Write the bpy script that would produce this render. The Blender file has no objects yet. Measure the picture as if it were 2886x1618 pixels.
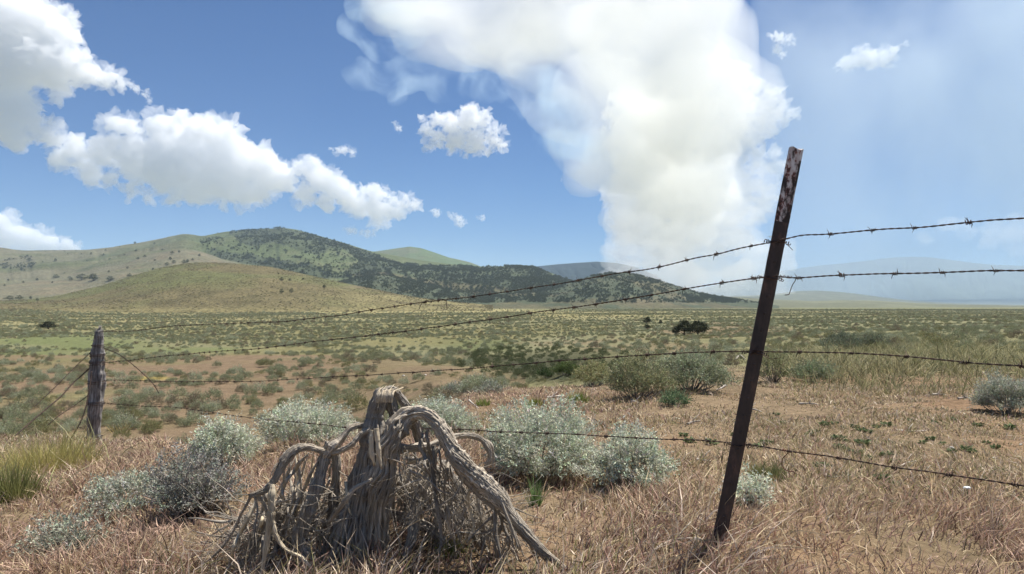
import bpy, math, random, collections
import numpy as np
from mathutils import Vector

# ------------------------------------------------------------------ camera, world, sun, exposure
random.seed(7)
RNG = np.random.default_rng(11)
SC = bpy.context.scene
COL = SC.collection
W, H, F, HZ = 2576.0, 1444.0, 1860.0, 768.0      # measuring frame of the photograph, focal length, horizon row
PITCH = math.atan((HZ - H / 2) / F)

cam_data = bpy.data.cameras.new('camera')
cam = bpy.data.objects.new('camera', cam_data)
COL.objects.link(cam)
cam_data.sensor_width = 36.0
cam_data.lens = 36.0 * F / W
cam_data.clip_start = 0.05
cam_data.clip_end = 200000.0
cam.location = (0, 0, 0)
cam.rotation_euler = (math.pi / 2 + PITCH, 0, 0)
SC.camera = cam

SUN_EL, SUN_AZ = math.radians(66), math.radians(58)     # azimuth clockwise from the view direction (+Y)
world = bpy.data.worlds.new('World')
SC.world = world
world.use_nodes = True
wn = world.node_tree
bg = wn.nodes['Background']
sky = wn.nodes.new('ShaderNodeTexSky')
sky.sky_type = 'NISHITA'
sky.sun_disc = False
sky.sun_elevation = SUN_EL
sky.sun_rotation = SUN_AZ
sky.altitude = 1500
sky.air_density = 1.0
sky.dust_density = 0.0
sky.ozone_density = 3.0
tint = wn.nodes.new('ShaderNodeMix'); tint.data_type = 'RGBA'; tint.blend_type = 'MULTIPLY'
tint.inputs[0].default_value = 1.0; tint.inputs[7].default_value = (0.43, 0.70, 1.0, 1)
wn.links.new(sky.outputs[0], tint.inputs[6])
wn.links.new(tint.outputs[2], bg.inputs[0])
bg.inputs[1].default_value = 0.060

sd = bpy.data.lights.new('sun', 'SUN')
sd.energy = 5.0
sd.angle = math.radians(0.5)
sd.color = (1.0, 0.965, 0.91)
sun = bpy.data.objects.new('sun', sd)
COL.objects.link(sun)
sdir = Vector((math.sin(SUN_AZ) * math.cos(SUN_EL), math.cos(SUN_AZ) * math.cos(SUN_EL), math.sin(SUN_EL)))
sun.rotation_euler = sdir.to_track_quat('Z', 'Y').to_euler()

SC.render.engine = 'CYCLES'
SC.view_settings.view_transform = 'Standard'
SC.view_settings.look = 'None'
SC.view_settings.gamma = 1.0
SC.view_settings.exposure = 0.72
SC.cycles.use_denoising = True
SC.cycles.max_bounces = 42
SC.cycles.diffuse_bounces = 3
SC.cycles.transmission_bounces = 4
SC.cycles.volume_bounces = 40
SC.cycles.transparent_max_bounces = 12
SC.cycles.volume_max_steps = 128
SC.cycles.sample_clamp_indirect = 12.0

# ------------------------------------------------------------------ helpers
def P(px, py, Y):
    """point at forward depth Y seen in the direction of a photo pixel"""
    # exact camera model with the pitch
    a = (px - W / 2) / F
    b = (H / 2 - py) / F
    c, s = math.cos(PITCH), math.sin(PITCH)
    fy = c - b * s
    fz = s + b * c
    k = Y / fy
    return np.stack([a * k, np.broadcast_to(Y, np.shape(a * k)) * 1.0, fz * k], -1) if np.ndim(px) or np.ndim(py) or np.ndim(Y) else np.array([a * k, Y, fz * k])

def project(X, Y, Z):
    c, s = math.cos(PITCH), math.sin(PITCH)
    d = Y * c + Z * s
    v = -Y * s + Z * c
    return W / 2 + F * X / d, H / 2 - F * v / d

def _h(ix, iy, iz, seed):
    n = (ix.astype(np.int64) * 374761393 + iy.astype(np.int64) * 668265263 + iz.astype(np.int64) * 2147483647 + seed * 974634777) & 0xFFFFFFFF
    n = ((n ^ (n >> 13)) * 1274126177) & 0xFFFFFFFF
    n = n ^ (n >> 16)
    return (n & 0xFFFFFF) / float(0xFFFFFF) * 2 - 1

def vnoise(x, y, z=None, seed=0):
    if z is None:
        z = np.zeros_like(x)
    x, y, z = np.broadcast_arrays(x, y, z)
    fx, fy, fz = np.floor(x), np.floor(y), np.floor(z)
    tx, ty, tz = x - fx, y - fy, z - fz
    tx = tx * tx * (3 - 2 * tx); ty = ty * ty * (3 - 2 * ty); tz = tz * tz * (3 - 2 * tz)
    r = 0
    for dx in (0, 1):
        for dy in (0, 1):
            for dz in (0, 1):
                w = (tx if dx else 1 - tx) * (ty if dy else 1 - ty) * (tz if dz else 1 - tz)
                r = r + w * _h(fx + dx, fy + dy, fz + dz, seed)
    return r

def fbm(x, y, z=None, oct=4, seed=0, gain=0.5):
    a, s, r = 1.0, 1.0, 0
    for i in range(oct):
        r = r + a * vnoise(x * s, y * s, None if z is None else z * s, seed + i * 17)
        a *= gain; s *= 2.03
    return r

def link(o):
    COL.objects.link(o)
    return o

def mesh(name, V, faces, col=None, uv=None, smooth=True):
    """faces: list of int arrays (n,3) or (n,4); col: per-vertex rgb"""
    me = bpy.data.meshes.new(name)
    V = np.ascontiguousarray(V, dtype=np.float32)
    faces = [np.asarray(f) for f in faces if len(f)]
    idx = np.concatenate([f.reshape(-1) for f in faces]).astype(np.int32)
    tot = np.concatenate([np.full(len(f), f.shape[1]) for f in faces]).astype(np.int32)
    st = np.concatenate([[0], np.cumsum(tot)[:-1]]).astype(np.int32)
    me.vertices.add(len(V)); me.vertices.foreach_set('co', V.reshape(-1))
    me.loops.add(len(idx)); me.loops.foreach_set('vertex_index', idx)
    me.polygons.add(len(tot)); me.polygons.foreach_set('loop_start', st)
    me.polygons.foreach_set('loop_total', tot)
    me.polygons.foreach_set('use_smooth', np.full(len(tot), smooth))
    if col is not None:
        c = np.ones((len(V), 4), np.float32); c[:, :3] = np.clip(col, 0, 1)
        at = me.color_attributes.new('Col', 'FLOAT_COLOR', 'POINT')
        at.data.foreach_set('color', c.reshape(-1))
    if uv is not None:
        l = me.uv_layers.new(name='UVMap')
        l.data.foreach_set('uv', np.ascontiguousarray(uv[idx], dtype=np.float32).reshape(-1))
    me.update(calc_edges=True)
    return me

def obj(name, me, material, parent=None, loc=None):
    o = bpy.data.objects.new(name, me)
    link(o)
    if material is not None and me is not None and not me.materials:
        me.materials.append(material)
    if parent is not None:
        o.parent = parent
    if loc is not None:
        o.location = loc
    return o

def tag(o, label=None, cat=None, group=None, kind=None):
    if label: o['label'] = label
    if cat: o['category'] = cat
    if group: o['group'] = group
    if kind: o['kind'] = kind
    return o

def empty(name, loc=(0, 0, 0)):
    o = bpy.data.objects.new(name, None)
    o.location = loc
    return link(o)

def norm(v):
    return v / np.maximum(np.linalg.norm(v, axis=-1, keepdims=True), 1e-9)

# ---- materials
def new_mat(name):
    m = bpy.data.materials.new(name); m.use_nodes = True
    return m, m.node_tree, m.node_tree.nodes['Principled BSDF']

def leaf_mat(name, mul=(1, 1, 1), translucent=0.25, rough=0.75):
    """colour from the mesh's own leaf colours, a little light passing through"""
    m, t, b = new_mat(name)
    at = t.nodes.new('ShaderNodeAttribute'); at.attribute_name = 'Col'
    mx = t.nodes.new('ShaderNodeMix'); mx.data_type = 'RGBA'; mx.blend_type = 'MULTIPLY'
    mx.inputs[0].default_value = 1.0
    mx.inputs[7].default_value = (*mul, 1)
    t.links.new(at.outputs['Color'], mx.inputs[6])
    t.links.new(mx.outputs[2], b.inputs['Base Color'])
    b.inputs['Roughness'].default_value = rough
    b.inputs['Specular IOR Level'].default_value = 0.15
    if translucent > 0:
        tr = t.nodes.new('ShaderNodeBsdfTranslucent')
        ms = t.nodes.new('ShaderNodeMixShader'); ms.inputs[0].default_value = translucent
        t.links.new(mx.outputs[2], tr.inputs[0])
        t.links.new(b.outputs[0], ms.inputs[1]); t.links.new(tr.outputs[0], ms.inputs[2])
        t.links.new(ms.outputs[0], t.nodes['Material Output'].inputs[0])
    return m

def terrain_mat(name, scale1, scale2, lo=0.7, hi=1.3, speck=None, bump=0.3, bdist=1.0):
    """vertex colours of the soil and grass patches broken up by two noises; speck = (scale, amount, colour, threshold) dots of dark scrub"""
    m, t, b = new_mat(name)
    N, L = t.nodes, t.links
    at = N.new('ShaderNodeAttribute'); at.attribute_name = 'Col'
    geo = N.new('ShaderNodeNewGeometry')
    n1 = N.new('ShaderNodeTexNoise'); n1.inputs['Scale'].default_value = scale1; n1.inputs['Detail'].default_value = 6
    n1.inputs['Roughness'].default_value = 0.65
    n2 = N.new('ShaderNodeTexNoise'); n2.inputs['Scale'].default_value = scale2; n2.inputs['Detail'].default_value = 5
    L.new(geo.outputs['Position'], n1.inputs['Vector']); L.new(geo.outputs['Position'], n2.inputs['Vector'])
    ad = N.new('ShaderNodeMath'); ad.operation = 'ADD'
    L.new(n1.outputs[0], ad.inputs[0]); L.new(n2.outputs[0], ad.inputs[1])
    mr = N.new('ShaderNodeMapRange'); mr.inputs[1].default_value = 0.7; mr.inputs[2].default_value = 1.3
    mr.inputs[3].default_value = lo; mr.inputs[4].default_value = hi
    L.new(ad.outputs[0], mr.inputs[0])
    vm = N.new('ShaderNodeVectorMath'); vm.operation = 'SCALE'
    L.new(at.outputs['Color'], vm.inputs[0]); L.new(mr.outputs[0], vm.inputs['Scale'])
    out = vm.outputs[0]
    if speck:
        sc, amt, colr, th = speck
        vo = N.new('ShaderNodeTexVoronoi'); vo.inputs['Scale'].default_value = sc
        L.new(geo.outputs['Position'], vo.inputs['Vector'])
        ms = N.new('ShaderNodeMapRange'); ms.inputs[1].default_value = th; ms.inputs[2].default_value = th * 0.55
        ms.inputs[3].default_value = 0; ms.inputs[4].default_value = amt
        L.new(vo.outputs['Distance'], ms.inputs[0])
        mx = N.new('ShaderNodeMix'); mx.data_type = 'RGBA'
        L.new(ms.outputs[0], mx.inputs[0]); L.new(out, mx.inputs[6]); mx.inputs[7].default_value = (*colr, 1)
        out = mx.outputs[2]
    L.new(out, b.inputs['Base Color'])
    b.inputs['Roughness'].default_value = 0.95
    b.inputs['Specular IOR Level'].default_value = 0.05
    if bump:
        bp = N.new('ShaderNodeBump'); bp.inputs['Strength'].default_value = bump; bp.inputs['Distance'].default_value = bdist
        L.new(ad.outputs[0], bp.inputs['Height']); L.new(bp.outputs[0], b.inputs['Normal'])
    return m

def wood_mat(name, dark, mid, pale, vscale=3.0, uscale=26.0, bump=0.6, pos=0.42):
    """weathered wood: colour streaks stretched along the limb (UV: u round it, v along it in metres)"""
    m, t, b = new_mat(name)
    N, L = t.nodes, t.links
    uv = N.new('ShaderNodeUVMap'); uv.uv_map = 'UVMap'
    mp = N.new('ShaderNodeMapping'); mp.inputs['Scale'].default_value = (uscale, vscale, 1)
    L.new(uv.outputs[0], mp.inputs[0])
    n = N.new('ShaderNodeTexNoise'); n.inputs['Scale'].default_value = 1.0; n.inputs['Detail'].default_value = 8
    n.inputs['Roughness'].default_value = 0.7; n.inputs['Distortion'].default_value = 0.4
    L.new(mp.outputs[0], n.inputs['Vector'])
    r = N.new('ShaderNodeValToRGB')
    e = r.color_ramp.elements
    e[0].position = pos - 0.1; e[0].color = (*dark, 1)
    e[1].position = pos + 0.26; e[1].color = (*pale, 1)
    k = e.new(pos + 0.06); k.color = (*mid, 1)
    L.new(n.outputs[0], r.inputs[0])
    geo = N.new('ShaderNodeNewGeometry')
    n2 = N.new('ShaderNodeTexNoise'); n2.inputs['Scale'].default_value = 9.0; n2.inputs['Detail'].default_value = 3
    L.new(geo.outputs['Position'], n2.inputs['Vector'])
    mr = N.new('ShaderNodeMapRange'); mr.inputs[1].default_value = 0.3; mr.inputs[2].default_value = 0.7
    mr.inputs[3].default_value = 0.65; mr.inputs[4].default_value = 1.3
    L.new(n2.outputs[0], mr.inputs[0])
    vm = N.new('ShaderNodeVectorMath'); vm.operation = 'SCALE'
    L.new(r.outputs[0], vm.inputs[0]); L.new(mr.outputs[0], vm.inputs['Scale'])
    L.new(vm.outputs[0], b.inputs['Base Color'])
    b.inputs['Roughness'].default_value = 0.85
    b.inputs['Specular IOR Level'].default_value = 0.2
    bp = N.new('ShaderNodeBump'); bp.inputs['Strength'].default_value = bump; bp.inputs['Distance'].default_value = 0.004
    L.new(n.outputs[0], bp.inputs['Height']); L.new(bp.outputs[0], b.inputs['Normal'])
    return m

def noise_mat(name, c1, c2, scale, rough=0.8, bump=0.2, metallic=0.0, lo=0.4, hi=0.6, dist=0.002):
    m, t, b = new_mat(name)
    N, L = t.nodes, t.links
    tc = N.new('ShaderNodeTexCoord')
    n = N.new('ShaderNodeTexNoise'); n.inputs['Scale'].default_value = scale; n.inputs['Detail'].default_value = 7
    n.inputs['Roughness'].default_value = 0.65
    L.new(tc.outputs['Object'], n.inputs['Vector'])
    r = N.new('ShaderNodeValToRGB')
    r.color_ramp.elements[0].position = lo; r.color_ramp.elements[0].color = (*c1, 1)
    r.color_ramp.elements[1].position = hi; r.color_ramp.elements[1].color = (*c2, 1)
    L.new(n.outputs[0], r.inputs[0]); L.new(r.outputs[0], b.inputs['Base Color'])
    b.inputs['Roughness'].default_value = rough; b.inputs['Metallic'].default_value = metallic
    b.inputs['Specular IOR Level'].default_value = 0.25
    bp = N.new('ShaderNodeBump'); bp.inputs['Strength'].default_value = bump; bp.inputs['Distance'].default_value = dist
    L.new(n.outputs[0], bp.inputs['Height']); L.new(bp.outputs[0], b.inputs['Normal'])
    return m

def volume_mat(name, color, density, aniso=0.35, absorb=None):
    m = bpy.data.materials.new(name); m.use_nodes = True
    t = m.node_tree
    t.nodes.remove(t.nodes['Principled BSDF'])
    v = t.nodes.new('ShaderNodeVolumePrincipled')
    v.inputs['Color'].default_value = (*color, 1)
    v.inputs['Density'].default_value = density
    v.inputs['Anisotropy'].default_value = aniso if aniso is not None else 0.0
    if absorb:
        v.inputs['Absorption Color'].default_value = (*absorb, 1)
    t.links.new(v.outputs[0], t.nodes['Material Output'].inputs['Volume'])
    return m

# ------------------------------------------------------------------ tubes
def tube(pts, rad, sides=8, ridge=0.0, nridge=7, seed=0, twist=0.0, flat=None, cap=True, jag=0.0):
    """tapered tube through pts; ridge adds lengthwise fibres; returns V, F(quads), caps(tris), uv"""
    pts = np.asarray(pts, float); rad = np.asarray(rad, float)
    n = len(pts)
    T = norm(np.gradient(pts, axis=0))
    up = np.array([0, 1.0, 0]) if abs(T[0][1]) < 0.8 else np.array([1.0, 0, 0])
    A = np.zeros_like(pts)
    a = norm(np.cross(T[0], up)); A[0] = a
    for i in range(1, n):
        a = a - T[i] * np.dot(a, T[i]); a = a / max(np.linalg.norm(a), 1e-9); A[i] = a
    B = np.cross(T, A)
    s = np.concatenate([[0], np.cumsum(np.linalg.norm(np.diff(pts, axis=0), axis=1))])
    th = np.linspace(0, 2 * math.pi, sides, endpoint=False)
    TH = th[None, :] + 0 * s[:, None]
    R = rad[:, None] * np.ones_like(TH)
    if ridge:
        tw = TH + twist * s[:, None]
        cx, cy = np.cos(tw) * nridge / 2.5, np.sin(tw) * nridge / 2.5
        sl = s[:, None] / (rad.max() * 9 + 1e-6)
        f = fbm(cx, cy, sl + 0 * cx, oct=3, seed=seed, gain=0.6)
        g = -np.abs(vnoise(cx * 1.7, cy * 1.7, sl * 0.7 + 0 * cx, seed=seed + 5)) + 0.35
        R = R * (1 + ridge * (f * 0.8 + g))
    e = 1.0 if flat is None else flat
    V = pts[:, None, :] + A[:, None, :] * (R * np.cos(TH))[:, :, None] + B[:, None, :] * (R * e * np.sin(TH))[:, :, None]
    if jag:
        V[-1] += T[-1] * (np.random.default_rng(seed).random(sides)[:, None] * jag)
    V = V.reshape(-1, 3)
    i = np.arange(n - 1)[:, None] * sides; j = np.arange(sides)[None, :]; jn = (j + 1) % sides
    Fq = np.stack([i + j, i + jn, i + sides + jn, i + sides + j], -1).reshape(-1, 4)
    uv = np.stack([(np.abs(th / math.pi - 1)[None, :] + 0 * s[:, None] + seed * 0.37), s[:, None] + 0 * TH + seed * 1.7], -1).reshape(-1, 2)
    Ft = np.zeros((0, 3), int)
    if cap:
        V = np.vstack([V, pts[0], pts[-1] + T[-1] * jag * 0.3])
        uv = np.vstack([uv, [[0, s[0]], [0, s[-1]]]])
        k = len(V)
        jj = np.arange(sides)
        Ft = np.vstack([np.stack([jj * 0 + k - 2, (jj + 1) % sides, jj], -1),
                        np.stack([jj * 0 + k - 1, (n - 1) * sides + jj, (n - 1) * sides + (jj + 1) % sides], -1)])
    return V, Fq, Ft, uv

class MB:
    """collects tubes into one mesh"""
    def __init__(s): s.V = []; s.Q = []; s.T = []; s.U = []; s.C = []; s.n = 0
    def add(s, V, Q, T, U=None, col=(1, 1, 1)):
        s.V.append(V); s.Q.append(np.asarray(Q).reshape(-1, 4) + s.n); s.T.append(np.asarray(T).reshape(-1, 3) + s.n)
        s.U.append(U if U is not None else np.zeros((len(V), 2)))
        s.C.append(np.broadcast_to(np.asarray(col, float), (len(V), 3)))
        s.n += len(V); return s
    def tube(s, *a, col=(1, 1, 1), **k):
        return s.add(*tube(*a, **k), col=col)
    def box(s, c, sx, sy, sz, col=(1, 1, 1), R=None):
        q = np.array([[x, y, z] for x in (-.5, .5) for y in (-.5, .5) for z in (-.5, .5)]) * [sx, sy, sz]
        if R is not None: q = q @ np.asarray(R).T
        Q = [[0, 1, 3, 2], [4, 6, 7, 5], [0, 4, 5, 1], [2, 3, 7, 6], [0, 2, 6, 4], [1, 5, 7, 3]]
        return s.add(q + np.asarray(c), Q, np.zeros((0, 3), int), col=col)
    def mesh(s, name, smooth=True):
        return mesh(name, np.vstack(s.V), [np.vstack(s.Q), np.vstack(s.T)], col=np.vstack(s.C), uv=np.vstack(s.U), smooth=smooth)

def spline(ctrl, n):
    """Catmull-Rom through control rows"""
    c = np.asarray(ctrl, float)
    c = np.vstack([2 * c[0] - c[1], c, 2 * c[-1] - c[-2]])
    m = len(c) - 3
    t = np.linspace(0, m - 1e-6, n); i = t.astype(int); f = (t - i)[:, None]
    p0, p1, p2, p3 = c[i], c[i + 1], c[i + 2], c[i + 3]
    return 0.5 * (2 * p1 + (p2 - p0) * f + (2 * p0 - 5 * p1 + 4 * p2 - p3) * f * f + (3 * p1 - p0 - 3 * p2 + p3) * f ** 3)

# ------------------------------------------------------------------ the ground: height as a function of place
# for a few directions: forward distance -> height below the eye
def rows(*pairs): return pairs
GC = {
 -700: [(0.3,-1.15),(2.8,-1.1),(5,-1.2),(8,-1.55),(9.5,-1.65),(12,-2.8),(18,-4.7),(30,-4.75),(37,-4.65),(48,-4.7),(70,-4.95),(110,-5.4),(170,-5.6),(300,-5.0),(500,-3.2),(900,-3)],
 0:    [(0.3,-1.1),(2.8,-1.04),(5,-1.16),(8,-1.5),(9.5,-1.59),(12,-2.8),(18,-4.5),(30,-4.7),(37,-4.6),(48,-4.7),(70,-4.95),(110,-5.4),(170,-5.65),(300,-5.1),(500,-3.2),(900,-3)],
 240:  [(0.3,-1.05),(2.7,-0.98),(5,-1.12),(8.1,-1.45),(9.0,-1.52),(12,-3.0),(18,-4.4),(29,-4.6),(37,-4.6),(47,-4.6),(65,-4.85),(110,-5.5),(170,-5.9),(260,-5.9),(400,-5.4),(600,-4.2),(900,-4)],
 400:  [(0.3,-1.0),(2.5,-0.91),(4.5,-1.02),(6.6,-1.14),(7.2,-1.24),(11,-3.0),(18,-4.3),(28,-4.5),(36,-4.5),(46,-4.5),(60,-4.6),(80,-5.0),(110,-5.55),(170,-6.0),(260,-6.1),(400,-5.6),(700,-4.4),(1000,-4.4)],
 640:  [(0.3,-0.95),(2.35,-0.86),(4.0,-0.93),(5.0,-0.99),(5.8,-1.05),(9,-2.6),(16,-4.2),(27,-4.5),(36,-4.45),(46,-4.4),(58,-4.3),(75,-4.9),(100,-5.3),(160,-5.9),(260,-5.9),(400,-5.2),(700,-4.5),(1000,-4.5)],
 850:  [(0.3,-0.95),(2.3,-0.84),(3.6,-0.85),(4.8,-0.91),(5.6,-0.98),(8,-2.1),(14,-3.9),(22,-4.5),(27,-4.5),(36,-4.48),(45,-4.35),(56,-4.0),(62,-4.15),(75,-4.8),(100,-5.2),(150,-5.8),(250,-5.6),(400,-4.7),(700,-4.5),(1000,-4.5)],
 1000: [(0.3,-0.95),(2.3,-0.83),(3.6,-0.84),(4.8,-0.9),(6.5,-1.05),(9,-1.6),(14,-2.7),(20,-3.4),(28,-3.75),(38,-3.9),(48,-3.75),(54,-3.7),(60,-4.6),(70,-4.9),(90,-5.0),(130,-5.5),(250,-5.5),(400,-4.7),(700,-4.5),(1000,-4.5)],
 1120: [(0.3,-0.95),(2.3,-0.83),(3.6,-0.84),(5.0,-0.9),(6.5,-0.98),(8.5,-1.12),(11,-1.4),(15,-1.85),(20,-2.25),(30,-2.95),(40,-3.25),(45,-3.35),(51,-4.6),(60,-4.9),(70,-4.75),(90,-4.9),(130,-5.3),(250,-5.2),(400,-4.5),(700,-4.5),(1000,-4.5)],
 1288: [(0.3,-0.9),(2.2,-0.8),(4.0,-0.88),(6.5,-0.99),(9,-1.1),(11,-1.24),(14,-1.48),(18,-1.8),(22,-3.3),(29,-4.6),(38,-4.5),(46,-4.2),(60,-4.2),(80,-4.3),(120,-4.7),(250,-4.6),(400,-4.3),(700,-4.5),(1000,-4.5)],
 1400: [(0.3,-0.88),(2.1,-0.78),(4.0,-0.87),(6.5,-0.97),(9,-1.08),(12,-1.3),(16,-2.9),(22,-4.3),(30,-4.3),(38,-3.7),(55,-3.6),(80,-3.7),(120,-4.1),(250,-4.2),(400,-4.2),(700,-4.5),(1000,-4.5)],
 1550: [(0.3,-0.85),(2.1,-0.76),(4.0,-0.84),(6.5,-0.93),(8.5,-1.0),(12,-1.25),(16,-1.6),(24,-2.9),(34,-3.2),(45,-3.1),(60,-3.2),(80,-3.4),(120,-3.8),(250,-4.1),(400,-4.2),(700,-4.5),(1000,-4.5)],
 1800: [(0.3,-0.85),(2.0,-0.745),(2.33,-0.742),(4.0,-0.82),(7.0,-0.9),(10,-1.0),(14,-1.2),(20,-1.6),(30,-2.0),(50,-2.5),(80,-2.9),(120,-3.2),(300,-3.9),(800,-4.5),(3000,-6)],
 2100: [(0.3,-0.9),(2.2,-0.80),(4.0,-0.86),(7.0,-0.93),(10,-1.0),(15,-1.15),(25,-1.4),(50,-1.9),(80,-2.3),(120,-2.7),(300,-3.7),(800,-4.5),(3000,-6)],
 2576: [(0.3,-0.95),(2.4,-0.872),(4,-0.9),(7,-0.95),(11,-1.0),(15,-1.1),(25,-1.3),(50,-1.8),(120,-2.6),(300,-3.6),(800,-4.5),(3000,-6)],
 3200: [(0.3,-1.0),(2.4,-0.92),(4,-0.93),(7,-0.95),(11,-1.0),(15,-1.1),(25,-1.3),(50,-1.8),(120,-2.6),(300,-3.6),(800,-4.5),(3000,-6)],
}
GPX = np.linspace(-700, 3200, 313)
GLY = np.linspace(math.log(0.3), math.log(60000), 420)
_c = sorted(GC)
_tab = np.array([np.interp(GLY, [math.log(a) for a, _ in GC[k]], [z for _, z in GC[k]]) for k in _c])
_ker = np.exp(-0.5 * (np.arange(-6, 7) / 2.2) ** 2); _ker /= _ker.sum()
_tab = np.array([np.convolve(np.pad(r, 6, mode='edge'), _ker, 'valid') for r in _tab])
GT = np.array([np.interp(GPX, _c, _tab[:, j]) for j in range(len(GLY))]).T
_ker = np.exp(-0.5 * (np.arange(-8, 9) / 3.5) ** 2); _ker /= _ker.sum()
GT = np.array([np.convolve(np.pad(GT[:, j], 8, mode='edge'), _ker, 'valid') for j in range(GT.shape[1])]).T
TH0, TH1 = math.atan((GPX[0] - W / 2) / F), math.atan((GPX[-1] - W / 2) / F)

def ground_z(X, Y, micro=True):
    X = np.asarray(X, float); Y = np.asarray(Y, float)
    th = np.arctan2(X, Y); r = np.hypot(X, Y)
    tc = np.clip(th, TH0, TH1)
    Ye = np.maximum(r * np.cos(tc), 0.301)
    px = np.tan(tc) * F + W / 2
    a = np.clip((px - GPX[0]) / (GPX[1] - GPX[0]), 0, len(GPX) - 1.001)
    b = np.clip((np.log(Ye) - GLY[0]) / (GLY[1] - GLY[0]), 0, len(GLY) - 1.001)
    i = a.astype(int); j = b.astype(int); fa = a - i; fb = b - j
    z = (GT[i, j] * (1 - fa) * (1 - fb) + GT[i + 1, j] * fa * (1 - fb) + GT[i, j + 1] * (1 - fa) * fb + GT[i + 1, j + 1] * fa * fb)
    if micro:
        z = z + 0.02 * fbm(X * 2.2, Y * 2.2, oct=3, seed=3) * np.clip(r / 2, 0, 1)
        z = z + 0.10 * fbm(X / 5, Y / 5, oct=3, seed=4) * np.clip((r - 14) / 20, 0, 1)
        z = z + 0.35 * fbm(X / 23, Y / 23, oct=3, seed=8) * np.clip((r - 40) / 80, 0, 1) * np.clip((900 - r) / 400, 0.1, 1)
    return z

_YS = np.exp(np.linspace(math.log(1.2), math.log(2500), 900))
def hit(px, py):
    """where the sight line of a photo pixel meets the ground"""
    p = P(np.full(len(_YS), float(px)), np.full(len(_YS), float(py)), _YS)
    g = ground_z(p[:, 0], p[:, 1])
    k = np.nonzero(p[:, 2] < g)[0]
    i = k[0] if len(k) else len(_YS) - 1
    return np.array([p[i, 0], p[i, 1], g[i]])

def hit_many(px, py):
    return np.array([hit(a, b) for a, b in zip(px, py)])

# soil / grass colours by area, (px, py, rx, ry, colour, strength): evaluated once for the spot on the ground
TAN = np.array((0.20, 0.145, 0.088)); OLIVE = np.array((0.16, 0.145, 0.068)); REDSOIL = np.array((0.165, 0.118, 0.073))
STRAW = np.array((0.245, 0.21, 0.098)); GREEN = np.array((0.11, 0.122, 0.052)); SAGEG = np.array((0.18, 0.172, 0.098))
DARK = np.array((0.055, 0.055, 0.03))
def ground_colour(X, Y, Z):
    px, py = project(X, np.maximum(Y, 0.2), Z)
    r = np.hypot(X, Y)
    n = fbm(X / 9, Y / 9, oct=4, seed=21); n2 = fbm(X / 40, Y / 70, oct=4, seed=22)
    n3 = fbm(X / 1.1, Y / 1.1, oct=3, seed=23)
    c = np.ones((len(X), 3)) * OLIVE
    def mixin(col, w):
        nonlocal c
        w = np.clip(w, 0, 1)[:, None]; c = c * (1 - w) + col * w
    def blob(x, y, rx, ry, col, s, nn=0.5):
        d = ((px - x) / rx) ** 2 + ((py - y) / ry) ** 2
        mixin(col, s * np.clip(1.3 - d + n * nn, 0, 1))
    mixin(SAGEG, np.clip(0.5 + n2, 0, 1) * 0.8)
    mixin(STRAW, np.clip((r - 150) / 150, 0, 1) * np.clip(0.35 + n2 * 1.2, 0, 1) * 0.7)
    blob(1000, 775, 420, 14, STRAW * 1.25, 1.0, 0.6); blob(1300, 792, 350, 12, STRAW, 0.8, 0.8)
    blob(300, 800, 420, 14, STRAW * 0.95, 0.6, 0.8); blob(560, 828, 500, 14, OLIVE * 1.15, 0.6)
    blob(170, 860, 200, 22, GREEN * 1.15, 0.95); blob(450, 880, 200, 12, GREEN * 1.15, 0.8); blob(60, 890, 160, 16, GREEN * 1.1, 0.8)
    blob(1180, 868, 130, 20, GREEN * 0.95, 0.8); blob(1020, 862, 180, 14, OLIVE, 0.7)
    blob(2240, 776, 400, 6, GREEN * 1.1, 0.5); blob(1500, 776, 260, 6, GREEN, 0.5)
    # red soil of the near side of the valley
    val = (px < 1320) & (r > 13) & (py > 893)
    mixin(REDSOIL, np.where(val, np.clip(0.9 + n * 0.9, 0, 1), 0))
    blob(560, 900, 200, 14, REDSOIL * 1.05, 0.5, 1.0); blob(1850, 835, 140, 18, REDSOIL * 1.1, 0.7, 1.5); blob(1620, 870, 220, 14, REDSOIL * 1.1, 0.5, 1.5)
    mixin(OLIVE * 0.95, np.where(val, np.clip(n2 * 1.6 + n * 0.8 + 0.25, 0, 0.9), 0))
    blob(380, 952, 60, 5, np.array((0.30, 0.235, 0.075)), 0.8)
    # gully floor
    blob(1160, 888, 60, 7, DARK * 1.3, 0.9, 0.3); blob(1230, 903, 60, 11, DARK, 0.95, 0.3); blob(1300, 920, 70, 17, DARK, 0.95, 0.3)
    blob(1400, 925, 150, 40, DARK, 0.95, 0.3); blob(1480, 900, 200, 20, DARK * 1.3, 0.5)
    # the near bank: dry litter
    near = np.clip((15 - r) / 3, 0, 1)
    mixin(TAN * 0.9, near)
    mixin(TAN * np.array((1.02, 0.85, 0.8)), near * np.clip(n3, 0, 1) * 0.6)
    mixin(OLIVE * 0.9, near * np.clip(n * 1.3 - 0.2, 0, 0.6))
    return c

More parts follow.
